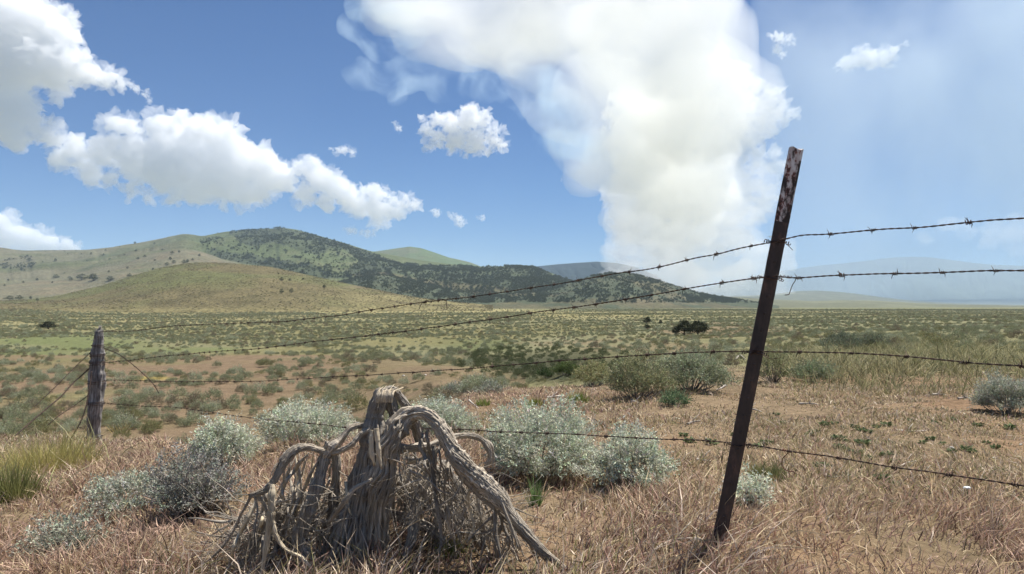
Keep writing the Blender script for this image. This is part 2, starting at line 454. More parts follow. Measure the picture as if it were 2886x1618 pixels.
def make_ground():
    fine = np.linspace(TH0 * 0.92, math.radians(41), 640)
    rest = np.linspace(math.radians(41), 2 * math.pi + TH0 * 0.92, 120)[1:-1]
    th = np.concatenate([fine, rest])
    r = np.concatenate([[0.0], np.exp(np.linspace(math.log(0.5), math.log(45000), 760))])
    T, R = np.meshgrid(th, r)
    X, Y = (R * np.sin(T)).ravel(), (R * np.cos(T)).ravel()
    Z = ground_z(X, Y)
    n = len(th); m = len(r)
    i = np.arange(m - 1)[:, None] * n; j = np.arange(n)[None, :]; jn = (j + 1) % n
    Q = np.stack([i + j, i + n + j, i + n + jn, i + jn], -1).reshape(-1, 4)
    Q = Q[:, ::-1]
    c = ground_colour(X, Y, Z)
    me = mesh('ground', np.stack([X, Y, Z], -1), [Q], col=c)
    o = obj('ground', me, terrain_mat('soil_and_dry_grass', 1.3, 14.0, 0.62, 1.38, bump=0.5, bdist=0.12))
    tag(o, kind='structure')
make_ground()

# ------------------------------------------------------------------ hills
def hill(name, ridge, foot, dr, df, colfn, amp=0.02, nx=420, nt=90, shape=1.0, back=0.5, mat=None, seed=0, gully=0.0, gs=90.0):
    """sheet of terrain from its foot line up to its ridge line and down the far side"""
    rx, ry = zip(*ridge); fx, fy = zip(*foot)
    px = np.linspace(rx[0], rx[-1], nx)
    # smooth ridge
    ct = np.interp(px, rx, ry); k = np.hanning(11); k /= k.sum()
    ct = np.convolve(np.pad(ct, 5, mode='edge'), k, 'valid')
    cf = np.interp(px, fx, fy)
    DR = np.interp(px, [a for a, _ in dr], [b for _, b in dr]); DF = np.interp(px, [a for a, _ in df], [b for _, b in df])
    t = np.concatenate([np.linspace(0, 1, nt), 1 + np.linspace(0.02, 1, 24) * back])
    T, PX = np.meshgrid(t, px, indexing='ij')
    CT, CF = np.broadcast_to(ct, T.shape), np.broadcast_to(cf, T.shape)
    D = DF + (DR - DF) * T
    zf = -(CF - HZ) / F * DF; zr = -(CT - HZ) / F * DR
    tt = np.clip(T, 0, 1)
    prof = tt ** shape * (1 - 0.0) ; prof = prof * 0.45 + 0.55 * np.sin(prof * math.pi / 2)
    gz0 = ground_z((px - W / 2) / F * DF, DF, micro=False) - 1.5
    zf = np.broadcast_to(gz0[None, :], T.shape) if DF.max() < 3000 else zf
    Z = zf + (zr - zf) * prof
    ov = np.clip(T - 1, 0, None)
    Z = np.where(T > 1, zr - (zr - zf + 5) * 1.1 * (ov / back) ** 1.6, Z)
    X = (PX - W / 2) / F * D
    hgt = np.maximum(zr - zf, 1.0)
    env = np.sin(np.clip(T, 0, 1) * math.pi) ** 0.7 + 0.03
    n = fbm(X / gs, D / gs, oct=5, seed=seed)
    Z = Z + hgt * amp * env * n
    if gully:
        g = 1 - np.abs(fbm(PX / 60 + T * 0.8, T * 1.2, oct=4, seed=seed + 9)) * 1.6
        Z = Z - hgt * gully * env * np.clip(g, 0, 1) ** 2
    Z[0] -= 12; Z[1] -= 1.5
    px2, py2 = project(X, D, Z)
    V = np.stack([X, D, Z], -1).reshape(-1, 3)
    a, b = T.shape
    i = np.arange(a - 1)[:, None] * b; j = np.arange(b - 1)[None, :]
    Q = np.stack([i + j, i + j + 1, i + b + j + 1, i + b + j], -1).reshape(-1, 4)
    c = colfn(px2.ravel(), py2.ravel(), V)
    o = obj(name, mesh(name, V, [Q], col=c), mat)
    tag(o, kind='structure')
    return dict(px=px2, py=py2, V=V.reshape(a, b, 3), T=T, top=(px, ct))

HILL = terrain_mat('hillside_grass', 0.02, 0.16, 0.68, 1.3, bump=0.7, bdist=3.0)
HGREEN = np.array((0.088, 0.105, 0.048)); HGREY = np.array((0.135, 0.125, 0.078)); HDARK = np.array((0.050, 0.058, 0.034)); HBROWN = np.array((0.15, 0.12, 0.062))
HTAN = np.array((0.165, 0.13, 0.08))

def mixer(base, n):
    c = np.ones((n, 3)) * base
    def m(col, w):
        nonlocal c
        w = np.clip(w, 0, 1)[:, None]; c = c * (1 - w) + np.asarray(col) * w
        return c
    return m

def inpoly(px, py, poly, soft=None):
    x, y = np.asarray(px), np.asarray(py)
    r = np.zeros(x.shape, bool)
    n = len(poly)
    for i in range(n):
        x1, y1 = poly[i]; x2, y2 = poly[(i + 1) % n]
        c = ((y1 > y) != (y2 > y)) & (x < (x2 - x1) * (y - y1) / ((y2 - y1) or 1e-9) + x1)
        r ^= c
    return r

# wooded patches of the mountain sides as seen in the photograph
WOOD = [
 [(585,582),(640,577),(700,572),(745,577),(790,592),(870,614),(930,634),(1000,662),(1100,668),(1215,672),(1290,668),(1350,675),(1440,710),(1400,735),(1200,758),(1050,745),(930,720),(880,705),(850,690),(890,680),(895,655),(880,640),(850,622),(790,640),(740,625),(690,610),(640,618),(600,610)],
 [(460,640),(540,628),(640,640),(700,655),(790,668),(850,690),(880,705),(800,700),(700,676),(600,662),(520,655)],
]
def woodmask(px, py):
    n = fbm(px / 30, py / 14, oct=4, seed=51) * 14
    w = np.zeros(np.shape(px))
    for p in WOOD: w = np.maximum(w, inpoly(px + n, py + n * 0.4, p) * 1.0)
    return w

def col_mount(px, py, V):
    n = fbm(V[:, 0] / 260, V[:, 1] / 260, oct=5, seed=31); n2 = fbm(V[:, 0] / 60, V[:, 1] / 60, oct=4, seed=32)
    m = mixer(HGREEN, len(px))
    m(HGREY, np.clip((520 - px) / 120, 0, 1) * 0.9)
    m(HTAN * 0.9, np.clip((430 - px) / 200, 0, 1) * np.clip(n * 1.5 + 0.3, 0, 1) * 0.7)
    m(HGREEN * 0.9, np.clip(1 - np.abs(py - 660 + px * 0.02) / 26, 0, 1) * (px < 420) * np.clip(n + 0.4, 0, 1) * 0.8)
    m(HGREEN * 0.82, np.clip(n * 1.2, 0, 0.7))
    m(np.array((0.13, 0.13, 0.07)), np.clip(n2 - 0.2, 0, 0.5))
    # pale scree bands
    m(HGREY * 1.15, inpoly(px, py, [(420, 655), (520, 645), (600, 655), (560, 668), (440, 668)]) * 0.7)
    m(HGREY * 0.75, inpoly(px, py, [(0, 655), (80, 640), (95, 665), (70, 680), (0, 672)]) * 0.6)
    m(HDARK * 1.15, woodmask(px, py) * (0.82 + 0.3 * n2))
    return m(HBROWN * 0.8, inpoly(px + n * 20, py, [(860, 690), (960, 684), (1040, 700), (1200, 715), (1300, 725), (1200, 750), (1000, 735)]) * 0.5)

def col_greenpeak(px, py, V):
    n = fbm(V[:, 0] / 200, V[:, 1] / 200, oct=4, seed=33)
    m = mixer(np.array((0.095, 0.125, 0.06)), len(px))
    m(HGREY, np.clip(n, 0, 0.5))
    return m(HDARK * 1.1, (py < np.interp(px, [930, 960, 1000, 1040, 1060, 1150, 1180, 1215], [636, 629, 624, 616, 600, 600, 600, 600])) * (px < 1045) * 0.9)

def col_spur(px, py, V):
    n = fbm(V[:, 0] / 150, V[:, 1] / 150, oct=4, seed=34); n2 = fbm(V[:, 0] / 30, V[:, 1] / 30, oct=4, seed=35)
    m = mixer(HGREY * 1.0, len(px))
    m(HGREEN, np.clip(0.35 + n, 0, 0.7)); m(HTAN, np.clip(n2 * 0.9, 0, 0.5))
    return m(HTAN, np.clip(1 - np.abs(py - 735) / 18, 0, 1) * 0.2)

def col_near(px, py, V):
    n = fbm(V[:, 0] / 90, V[:, 1] / 130, oct=5, seed=36); n2 = fbm(V[:, 0] / 14, V[:, 1] / 25, oct=3, seed=37)
    m = mixer(np.array((0.135, 0.112, 0.056)), len(px))
    m(np.array((0.122, 0.125, 0.052)), np.clip(0.4 + n * 1.2, 0, 1))
    m(np.array((0.085, 0.075, 0.038)), np.clip(n2, 0, 0.5))
    m(STRAW * 0.9, np.clip((px - 700) / 300, 0, 1) * np.clip((py - 715) / 30, 0, 1) * np.clip(0.7 + n2, 0, 1))
    m(STRAW * 0.8, np.clip((py - 768) / 12, 0, 1) * 0.7)
    return m(HTAN * 0.95, np.clip(1 - np.hypot((px - 900) / 60, (py - 722) / 7), 0, 1) * 0.8)

def col_dark(px, py, V):
    n = fbm(V[:, 0] / 70, V[:, 1] / 70, oct=5, seed=38); n2 = fbm(V[:, 0] / 20, V[:, 1] / 20, oct=4, seed=39)
    m = mixer(HDARK * 1.25, len(px))
    m(np.array((0.085, 0.09, 0.052)), np.clip(n2 * 1.2 + n * 0.7 - 0.05, 0, 0.8))
    m(HBROWN * 0.8, np.clip(n - 0.1, 0, 0.5))
    return m(HTAN, inpoly(px, py, [(1690, 738), (1720, 748), (1760, 768), (1500, 766), (1440, 760), (1600, 752)]) * 0.35 * np.clip(n2 + .5, 0, 1))

def col_plain(c):
    def f(px, py, V):
        n = fbm(V[:, 0] / 300, V[:, 1] / 300, oct=4, seed=40)
        m = mixer(np.asarray(c), len(px))
        return m(np.asarray(c) * 1.5, np.clip(n, 0, 0.6))
    return f

H_mount = hill('mountain',
    [(-900,690),(-500,650),(-200,625),(-60,618),(0,622),(20,626),(60,630),(100,629),(215,628),(300,619),(380,604),(440,592),(465,589),(490,592),(505,597),(540,590),(570,584),(640,580),(680,575),(710,573),(745,577),(800,592),(870,612),(930,631),(980,640),(1060,655),(1150,666),(1200,671),(1250,670),(1340,673),(1380,684),(1440,709),(1480,722),(1530,735),(1620,750)],
    [(-900,775),(0,772),(600,770),(1200,768),(1620,768)], [(-900,3000),(0,2900),(700,2500),(1340,2000),(1620,1500)], [(-900,1500),(0,1300),(700,1200),(1340,1150),(1620,1250)],
    col_mount, amp=0.08, gully=0.02, nx=620, nt=150, mat=HILL, seed=5, gs=330)
H_spur = hill('foothill',
    [(-900,760),(-300,745),(0,706),(60,700),(120,692),(200,679),(260,663),(300,653),(350,640),(400,632),(450,628),(500,634),(540,645),(600,662),(700,690),(800,720),(900,750)],
    [(-900,778),(0,775),(900,772)], [(-900,1900),(500,1900),(900,1500)], [(-900,900),(900,1000)], col_spur, amp=0.09, gully=0.0, mat=HILL, seed=15, gs=200)
H_near = hill('near_hill',
    [(-900,772),(-200,766),(0,757),(80,752),(150,743),(250,720),(330,694),(400,674),(440,666),(490,660),(540,660),(600,663),(680,672),(740,684),(800,698),(860,711),(930,725),(1000,740),(1060,750),(1130,758),(1240,768)],
    [(-900,790),(0,784),(600,783),(1000,776),(1240,772)], [(-900,750),(500,950),(1240,700)], [(-900,480),(0,480),(600,470),(1240,560)], col_near, amp=0.035, mat=terrain_mat('near_hill_scrub', 0.06, 0.45, 0.62, 1.35, speck=(0.33, 0.55, (0.055, 0.052, 0.028), 0.5), bump=0.8, bdist=1.5), seed=25, gs=90, nx=520, nt=120)
H_green = hill('green_peak',
    [(880,655),(930,634),(960,630),(1000,624),(1030,620),(1060,624),(1090,634),(1130,648),(1150,652),(1180,659),(1215,672),(1260,690)],
    [(880,700),(1260,705)], [(880,4000),(1260,3700)], [(880,2800),(1260,2800)], col_greenpeak, amp=0.03, mat=HILL, seed=35, gs=300, nx=300, nt=70)
H_dark = hill('wooded_hill',
    [(1150,764),(1230,745),(1300,735),(1380,728),(1430,712),(1470,700),(1500,691),(1530,686),(1580,686),(1620,695),(1680,713),(1720,725),(1760,737),(1800,745),(1850,752),(1900,760),(1960,769)],
    [(1150,768),(1500,767),(1960,769)], [(1150,1300),(1550,1500),(1960,1500)], [(1150,950),(1550,1000),(1850,1200)], col_dark, amp=0.05, gully=0.06, mat=HILL, seed=45, gs=130)
H_mid = hill('dark_foothill',
    [(840,712),(880,702),(950,690),(1010,700),(1080,715),(1150,727),(1220,728),(1300,722),(1360,720),(1440,728),(1500,745),(1560,760)],
    [(840,768),(1560,768)], [(840,1500),(1560,1500)], [(840,950),(1560,1100)], col_dark, amp=0.06, gully=0.05, mat=HILL, seed=55, gs=130)
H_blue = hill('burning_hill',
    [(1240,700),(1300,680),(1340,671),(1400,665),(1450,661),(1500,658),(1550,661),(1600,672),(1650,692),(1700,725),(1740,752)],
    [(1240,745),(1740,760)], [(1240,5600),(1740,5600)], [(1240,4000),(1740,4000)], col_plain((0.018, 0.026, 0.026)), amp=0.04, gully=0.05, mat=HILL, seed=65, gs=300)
H_low = hill('low_hill',
    [(1500,766),(1700,752),(1800,746),(1900,743),(1960,738),(2010,732),(2060,731),(2120,735),(2170,741),(2220,748),(2300,757),(2400,763),(2600,768),(2900,770)],
    [(1500,769),(2900,770)], [(1500,4500),(2500,5200)], [(1500,3000),(2500,3500)], col_plain((0.11, 0.115, 0.08)), amp=0.02, mat=HILL, seed=75, gs=300)
H_fore = hill('valley_rise',
    [(1550,767),(1650,757),(1750,749),(1850,747),(1950,754),(2050,757),(2120,755),(2200,756),(2300,762),(2400,766),(2600,769.5),(2900,770)],
    [(1550,769.5),(2500,769.5)], [(1550,2300),(2500,2600)], [(1550,1500),(2500,1700)], col_plain((0.12, 0.12, 0.07)), amp=0.01, mat=HILL, seed=85, gs=300)
H_far = hill('far_mountain',
    [(1600,768),(1750,730),(1850,704),(1950,684),(2050,669),(2110,664),(2180,656),(2240,648),(2290,646),(2340,647),(2400,655),(2440,660),(2500,666),(2576,669),(2800,660),(3100,690)],
    [(1600,768),(3100,768)], [(1850,12000),(3100,12000)], [(1850,9500),(3100,9500)], col_plain((0.09, 0.11, 0.09)), amp=0.04, gully=0.06, mat=HILL, seed=95, gs=900)
H_far2 = hill('far_ridge',
    [(1900,764),(2200,757),(2400,754),(2700,753),(3100,750)],
    [(1900,768),(3100,768)], [(1900,8500),(3100,8500)], [(1900,7500),(3100,7500)], col_plain((0.09, 0.10, 0.075)), amp=0.04, mat=HILL, seed=96, gs=900)

# ------------------------------------------------------------------ plants
def leaves(base, d, ln, wd, col, bend=None):
    """diamond leaves: base point, direction, length, width"""
    n = len(base)
    d = norm(d)
    rnd = norm(RNG.normal(size=(n, 3)))
    side = norm(np.cross(d, rnd)) * wd[:, None] * 0.5
    mid = base + d * ln[:, None] * 0.55
    tip = base + d * ln[:, None]
    V = np.stack([base, mid + side, tip, mid - side], 1).reshape(-1, 3)
    Q = np.arange(n * 4).reshape(-1, 4)
    return V, Q, np.repeat(col, 4, axis=0)

def dome_points(n, rx, ry, h, lump=0.25, seed=0, inner=0.35, low=0.0):
    """points in the outer shell of an uneven dome"""
    r = np.random.default_rng(seed)
    v = norm(r.normal(size=(n, 3)))
    v[:, 2] = np.abs(v[:, 2]) * (1 - low) + low * v[:, 2]
    l = 1 + lump * fbm(v[:, 0] * 2.2 + seed, v[:, 1] * 2.2, v[:, 2] * 2.2, oct=3, seed=seed)
    k = 1 - inner * r.random(n) ** 1.7
    p = v * (l * k)[:, None] * np.array([rx, ry, h])
    return p, v, k

SAGE = np.array((0.49, 0.50, 0.385)); SAGE_D = np.array((0.17, 0.185, 0.115)); TWIGC = np.array((0.20, 0.175, 0.15))
def bush_mesh(name, w, h, nclus, nleaf, ll, lw, base_col, seed, lump=0.3, inner=0.4, var=0.18, upright=0.6, low=0.15, spread=1.0):
    """leaf clusters spread through an uneven dome"""
    r = np.random.default_rng(seed)
    p, v, k = dome_points(nclus, w / 2, w / 2 * r.uniform(0.85, 1.1), h * 0.78, lump, seed, inner, low)
    gap = fbm(p[:, 0] * 5 / w, p[:, 1] * 5 / w, p[:, 2] * 5 / w + seed, oct=2, seed=seed + 3)
    keep = gap > -0.2
    p, v, k = p[keep], v[keep], k[keep]
    p[:, 2] = p[:, 2] + h * 0.2
    p[:, 2] = np.maximum(p[:, 2], h * 0.03)
    n = len(p)
    cs = r.uniform(0.6, 1.4, n)
    cc = base_col[None, :] * (1 + var * r.normal(size=(n, 1))) * (1 + 0.06 * r.normal(size=(n, 3)))
    B = np.repeat(p, nleaf, 0); VV = np.repeat(v, nleaf, 0); CS = np.repeat(cs, nleaf)
    # leaves climb a short twig that points outward and up
    tw = norm(v * np.array([1, 1, 0.5]) + np.array([0, 0, upright]) + 0.35 * r.normal(size=(n, 3)))
    TW = np.repeat(tw, nleaf, 0)
    s = r.random(len(B)) * ll * 3.8 * CS * spread
    B = B + TW * s[:, None]
    d = TW * 0.8 + 0.75 * r.normal(size=B.shape)
    L = ll * r.uniform(0.6, 1.3, len(B)); Wd = lw * r.uniform(0.7, 1.3, len(B))
    C = np.repeat(cc, nleaf, 0) * (1 + 0.12 * r.normal(size=(len(B), 1)))
    V, Q, C4 = leaves(B, d, L, Wd, C)
    return mesh(name, V, [Q], col=C4, smooth=False), p

def stems_mesh(name, targets, seed, rbase=0.012, n=26, sides=5, curve=0.25, col=TWIGC):
    r = np.random.default_rng(seed)
    mb = MB()
    idx = r.choice(len(targets), min(n, len(targets)), replace=False)
    for i in idx:
        t = targets[i]
        b = np.array([t[0] * 0.12, t[1] * 0.12, -0.02]) + r.normal(size=3) * 0.01
        m = b + (t - b) * 0.5 + np.array([t[0], t[1], 0]) * curve * r.uniform(0, 1) - np.array([0, 0, t[2] * 0.1]) + r.normal(size=3) * 0.02
        m2 = b + (t - b) * 0.78 + r.normal(size=3) * 0.02
        pts = spline([b, m, m2, t], 7)
        k = r.uniform(0.5, 1.1)
        mb.tube(pts, np.linspace(rbase * k, rbase * 0.18, 7), sides=sides, col=col * r.uniform(0.7, 1.3), seed=int(i))
    return mb.mesh(name)

M_SAGE = leaf_mat('sagebrush_leaf', translucent=0.22)
M_TWIG = leaf_mat('shrub_stem', translucent=0.0, rough=0.9)
M_GRASS = leaf_mat('grass_blade', translucent=0.25)
M_JUN = leaf_mat('juniper_foliage', translucent=0.1)

GRP_HERO = None
def hero_bush(px, py, wpx, hpx, label, kind='sage', seed=0, tone=1.0, name='sagebrush', cat='shrub', dens=1.0, dy=0.0, leafs=1.0, inner=0.5, stems=26, low=0.15, gap=0.3, base=None):
    g = hit(px, py)
    Y = g[1] + dy
    if dy:
        q = P(float(px), float(py), Y); g = np.array([q[0], Y, float(ground_z(q[0], Y))])
    w = wpx * Y / F; h = hpx * Y / F
    root = empty(name, (g[0], g[1], g[2] - 0.01))
    base = (SAGE if base is None else np.array(base)) * tone
    area = w * h
    ll = 0.016 * max(1, (Y / 5) ** 0.6) * leafs; lw = ll * 0.34
    n = int(np.clip(area / (ll * ll) * 6.0 * dens, 140, 12000))
    me, pts = bush_mesh('foliage', w, h, n, 9, ll, lw, base, seed, lump=gap, inner=inner, low=low, var=0.2)
    obj('foliage', me, M_SAGE, root)
    obj('stems', stems_mesh('stems', pts, seed, rbase=0.01 * max(0.6, w), n=stems), M_TWIG, root)
    tag(root, label, cat, 'sagebrush bushes on the range' if cat == 'shrub' and name == 'sagebrush' else None)
    root.rotation_euler = (0, 0, 0)
    return root

hero_bush(563, 1175, 130, 118, 'silver sagebrush standing taller than its neighbours left of the dead stump', seed=1, tone=1.12, dens=1.3)
hero_bush(772, 1128, 215, 112, 'broad round silver sagebrush just behind the left limb of the dead stump', seed=2, tone=1.1, dens=1.3)
hero_bush(1105, 1105, 150, 100, 'pale sagebrush seen behind the top of the dead stump', seed=3, tone=1.05, dens=1.2)
hero_bush(1362, 1205, 262, 182, 'largest silver sagebrush, crossed by the lowest wire between stump and metal post', seed=4, tone=1.05, dens=1.25, stems=50)
hero_bush(1592, 1232, 165, 150, 'silver sagebrush to the right of the largest one, before the metal post', seed=5, tone=1.08, dens=1.25, stems=40)
hero_bush(1888, 1275, 88, 70, 'small whitish sagebrush at the right foot of the metal post', seed=6, tone=1.25, dens=1.0)
hero_bush(345, 1290, 190, 100, 'low blue-grey sagebrush sprawling in the dry grass at lower left', seed=7, tone=0.85, dens=0.8)
hero_bush(485, 1290, 220, 150, 'half dead grey twiggy sagebrush left of the stump', seed=8, tone=0.6, dens=0.55, stems=130, inner=0.8, base=(0.46,0.45,0.38))
hero_bush(180, 1390, 200, 90, 'flat greyish sagebrush nearest the lower left corner', seed=9, tone=0.72, dens=0.4, stems=80, inner=0.8)
hero_bush(2535, 1042, 120, 92, 'grey-green sagebrush at the right edge of the photo', seed=10, tone=0.8, dens=1.2)
hero_bush(1605, 1003, 150, 100, 'olive sagebrush with bare dark stems behind the fallen log on the left', seed=11, tone=1.0, dens=0.8, base=(0.29, 0.29, 0.16), stems=40, low=0.0)
hero_bush(1735, 985, 180, 105, 'grey-green sagebrush that the fallen grey log leans into', seed=12, tone=1.05, dens=0.9, base=(0.28, 0.30, 0.19), stems=40)
hero_bush(1490, 972, 80, 60, 'small yellow-green sagebrush at the gully rim', seed=13, tone=0.95, dens=0.8, base=(0.32, 0.31, 0.15))
hero_bush(1945, 962, 80, 80, 'sparse olive sagebrush with dark forked stems right behind the metal post', seed=14, tone=0.95, dens=0.5, base=(0.27, 0.27, 0.14), stems=40, low=0)
hero_bush(2045, 962, 105, 52, 'low green sagebrush in the grass right of the metal post', seed=15, tone=0.9, dens=0.8, base=(0.27, 0.30, 0.18))
hero_bush(2115, 880, 90, 42, 'darker sagebrush clump rising above the grass right of the metal post', seed=16, tone=0.66, base=(0.26, 0.29, 0.19))
hero_bush(2195, 878, 70, 32, 'low sagebrush beside the darker clump above the grass', seed=17, tone=0.64, base=(0.26, 0.28, 0.18))
hero_bush(1150, 1000, 70, 34, 'grey sagebrush with a bare branch on the slope beyond the stump', seed=18, tone=0.62)
hero_bush(1235, 992, 60, 26, 'low twiggy sagebrush at the head of the slope right of the stump top', seed=19, tone=0.6, dens=0.6)
hero_bush(1700, 1020, 60, 32, 'small bright green sagebrush below the fallen grey log', seed=20, tone=0.7, base=(0.21, 0.29, 0.15))

hero_bush(1425, 945, 60, 34, 'bright green leafy bush low in the gully', seed=51, tone=1.0, base=(0.12, 0.155, 0.05), name='green_bush')
hero_bush(1372, 952, 34, 22, 'small dark green bush at the left side of the gully', seed=52, tone=1.0, base=(0.06, 0.09, 0.03), name='green_bush')
# ---- rabbitbrush: upright broom of thin stems
def broom(px, py, wpx, hpx, n, col, label, seed, name='rabbitbrush', cat='shrub', wd=0.004, lean=0.5):
    g = hit(px, py); Y = g[1]
    w, h = wpx * Y / F, hpx * Y / F
    r = np.random.default_rng(seed)
    a = r.uniform(0, 2 * math.pi, n); rr = np.sqrt(r.random(n)) * w * (0.42 if name == 'rabbitbrush' else 0.25)
    base = np.stack([np.cos(a) * rr, np.sin(a) * rr, 0 * a - 0.02], -1)
    d = norm(np.stack([np.cos(a) * rr * lean * (2.2 if name == 'rabbitbrush' else 4) / w, np.sin(a) * rr * lean * 2.2 / w, 1 + 0 * a], -1) + 0.22 * r.normal(size=(n, 3)))
    L = h * r.uniform(0.35, 1.05, n) * (1 - 0.45 * (rr / (0.45 * w)) ** 2) * (1 + 0.25 * fbm(np.cos(a) * rr * 9, np.sin(a) * rr * 9, oct=2, seed=seed))
    V, F5, T5, C = blades(base, d, L, np.full(n, wd) * max(1, Y / 5), np.array(col)[None, :] * (1 + 0.25 * r.normal(size=(n, 1))), 0.12, r)
    root = empty(name, tuple(g))
    obj('stems', mesh('stems', V, [F5, T5], col=C, smooth=False), M_GRASS, root)
    tag(root, label, cat)
    return root

def blades(base, d, L, wd, col, bend, r, droop=0.0):
    n = len(base)
    d = norm(d)
    side = norm(np.cross(d, norm(r.normal(size=(n, 3))))) * wd[:, None] * 0.5
    bn = norm(r.normal(size=(n, 3)) * np.array([1, 1, 0.2])) * (bend * L)[:, None]
    p1 = base + d * (L * 0.5)[:, None] + bn * 0.25
    p2 = base + d * L[:, None] + bn - np.array([0, 0, 1.0]) * (droop * L)[:, None]
    V = np.stack([base - side, base + side, p1 + side * 0.8, p1 - side * 0.8, p2], 1).reshape(-1, 3)
    k = np.arange(n)[:, None] * 5
    Q = k + np.array([[0, 1, 2, 3]]); T = k + np.array([[3, 2, 4]])
    return V, Q, T, np.repeat(np.clip(col, 0.005, 1), 5, axis=0)

broom(130, 1190, 230, 140, 1900, (0.44, 0.385, 0.14), 'olive yellow rabbitbrush left of the wooden post', 31, wd=0.0026)
broom(25, 1260, 130, 125, 900, (0.24, 0.24, 0.09), 'dark green broom-like rabbitbrush at the left edge', 32)
broom(1348, 1275, 34, 95, 120, (0.17, 0.25, 0.09), 'thin upright green grass clump right of the big stump limb', 33, name='green_grass_clump', cat='grass clump', lean=0.15)
broom(1930, 1205, 150, 62, 500, (0.24, 0.24, 0.10), 'green grass clump right of the metal post above the whitish sagebrush', 34, name='green_grass_clump', cat='grass clump', lean=0.3)
broom(1345, 1022, 55, 34, 260, (0.24, 0.27, 0.05), 'small yellow-green grass clump near the gully rim', 35, name='green_grass_clump', cat='grass clump')
broom(1455, 1014, 95, 36, 400, (0.20, 0.25, 0.06), 'low bright green grass clump beside the pale stick', 36, name='green_grass_clump', cat='grass clump')
broom(1135, 1400, 90, 60, 300, (0.24, 0.27, 0.07), 'fresh green grass clump growing under the dead stump', 37, name='green_grass_clump', cat='grass clump')
broom(300, 1090, 90, 40, 60, (0.42, 0.33, 0.13), 'straw coloured dry stalks right of the wooden post', 38, name='dry_stalks', cat='dry weed', lean=1.2)
broom(1215, 1020, 60, 30, 200, (0.22, 0.26, 0.07), 'small green grass clump on the slope above the stump', 39, name='green_grass_clump', cat='grass clump')

# ---- near-field dry grass (uncountable)
def scatter_area(y0, y1, dens, umin=-0.82, umax=0.8):
    A = 0.5 * (umax - umin) * (y1 ** 2 - y0 ** 2)
    n = int(A * dens)
    Y = np.sqrt(RNG.uniform(y0 ** 2, y1 ** 2, n)); u = RNG.uniform(umin, umax, n)
    return u * Y, Y

def plateau(X, Y):
    """1 on the near bank (not down in the valley)"""
    Z = ground_z(X, Y)
    return Z > -1.72, Z

def grass_layer(name, specs, cols, probs, seed, mask=None, label_kind=True):
    r = np.random.default_rng(seed)
    VV, QQ, TT, CC, n0 = [], [], [], [], 0
    for (y0, y1, dens, h, wd, lean) in specs:
        K = 14
        X, Y = scatter_area(y0, y1, dens / K)
        tuft = np.repeat(np.arange(len(X)), K); loose = r.random(len(X)) < 0.3
        orad = np.where(loose, 0.12, 0.016 + 0.004 * y0)[tuft]
        offx, offy = r.normal(size=len(tuft)) * orad, r.normal(size=len(tuft)) * orad
        splay = np.stack([offx, offy, 0 * offx], -1) / (orad[:, None] + 1e-6) * 0.33
        tcol = r.random(len(X))[tuft]; thgt = np.exp(r.normal(size=len(X)) * 0.3)[tuft]
        X, Y = X[tuft] + offx, Y[tuft] + offy
        ok, Z = plateau(X, Y)
        cl = fbm(X * 1.6, Y * 1.6, oct=2, seed=seed)
        ok &= r.random(len(X)) < np.clip(0.80 + cl * 0.6, 0.25, 1)
        if mask is not None: ok &= r.random(len(X)) < mask(X, Y, Z)
        X, Y, Z = X[ok], Y[ok], Z[ok]; n = len(X); splay = splay[ok]; tcol = tcol[ok]; thgt = thgt[ok]
        base = np.stack([X, Y, Z - 0.005], -1)
        th = fbm(X * 0.9, Y * 0.9, oct=2, seed=seed + 1) * 4
        ld = np.stack([np.cos(th), np.sin(th) * 0.7, 0 * th], -1)
        d = np.stack([0 * X, 0 * X, 1 + 0 * X], -1) + ld * lean * 0.8 * r.uniform(0.3, 1.4, n)[:, None] + splay + 0.30 * r.normal(size=(n, 3))
        L = h * thgt * r.uniform(0.35, 1.25, n) * np.clip(0.9 + cl[ok] * 0.5, 0.4, 1.5) * (1 - 0.45 * np.clip((project(X, Y, Z)[0] - 1250) / 500, 0, 1) * np.clip((1330 - project(X, Y, Z)[1]) / 150, 0, 1) * (h < 0.2))
        zone = fbm(X / 1.8, Y / 1.8, oct=3, seed=seed + 2)
        pxx, pyy = project(X, Y, Z)
        flat_ = np.clip((pxx - 1250) / 500, 0, 1) * np.clip((1330 - pyy) / 150, 0, 1)
        k = 0.45 * r.random(n) + 0.55 * tcol + zone * 0.35
        k = np.where((r.random(n) < flat_ * 0.75), r.choice([0.4, 0.45, 0.95, 0.8, 0.1], n, p=[.3, .2, .27, .13, .1]), k)
        edges = np.cumsum(probs)
        ci = np.clip(np.searchsorted(edges, np.clip(k, 0, 0.999)), 0, len(cols) - 1)
        C = np.array(cols)[ci] * np.clip(1 + 0.34 * r.normal(size=(n, 1)), 0.25, 2)
        V, Q, T, C5 = blades(base, d, L, wd * r.uniform(0.6, 1.4, n), C, 0.35, r, droop=0.18)
        VV.append(V); QQ.append(Q + n0); TT.append(T + n0); CC.append(C5); n0 += len(V)
    o = obj(name, mesh(name, np.vstack(VV), [np.vstack(QQ), np.vstack(TT)], col=np.vstack(CC), smooth=False), M_GRASS)
    return tag(o, kind='stuff')

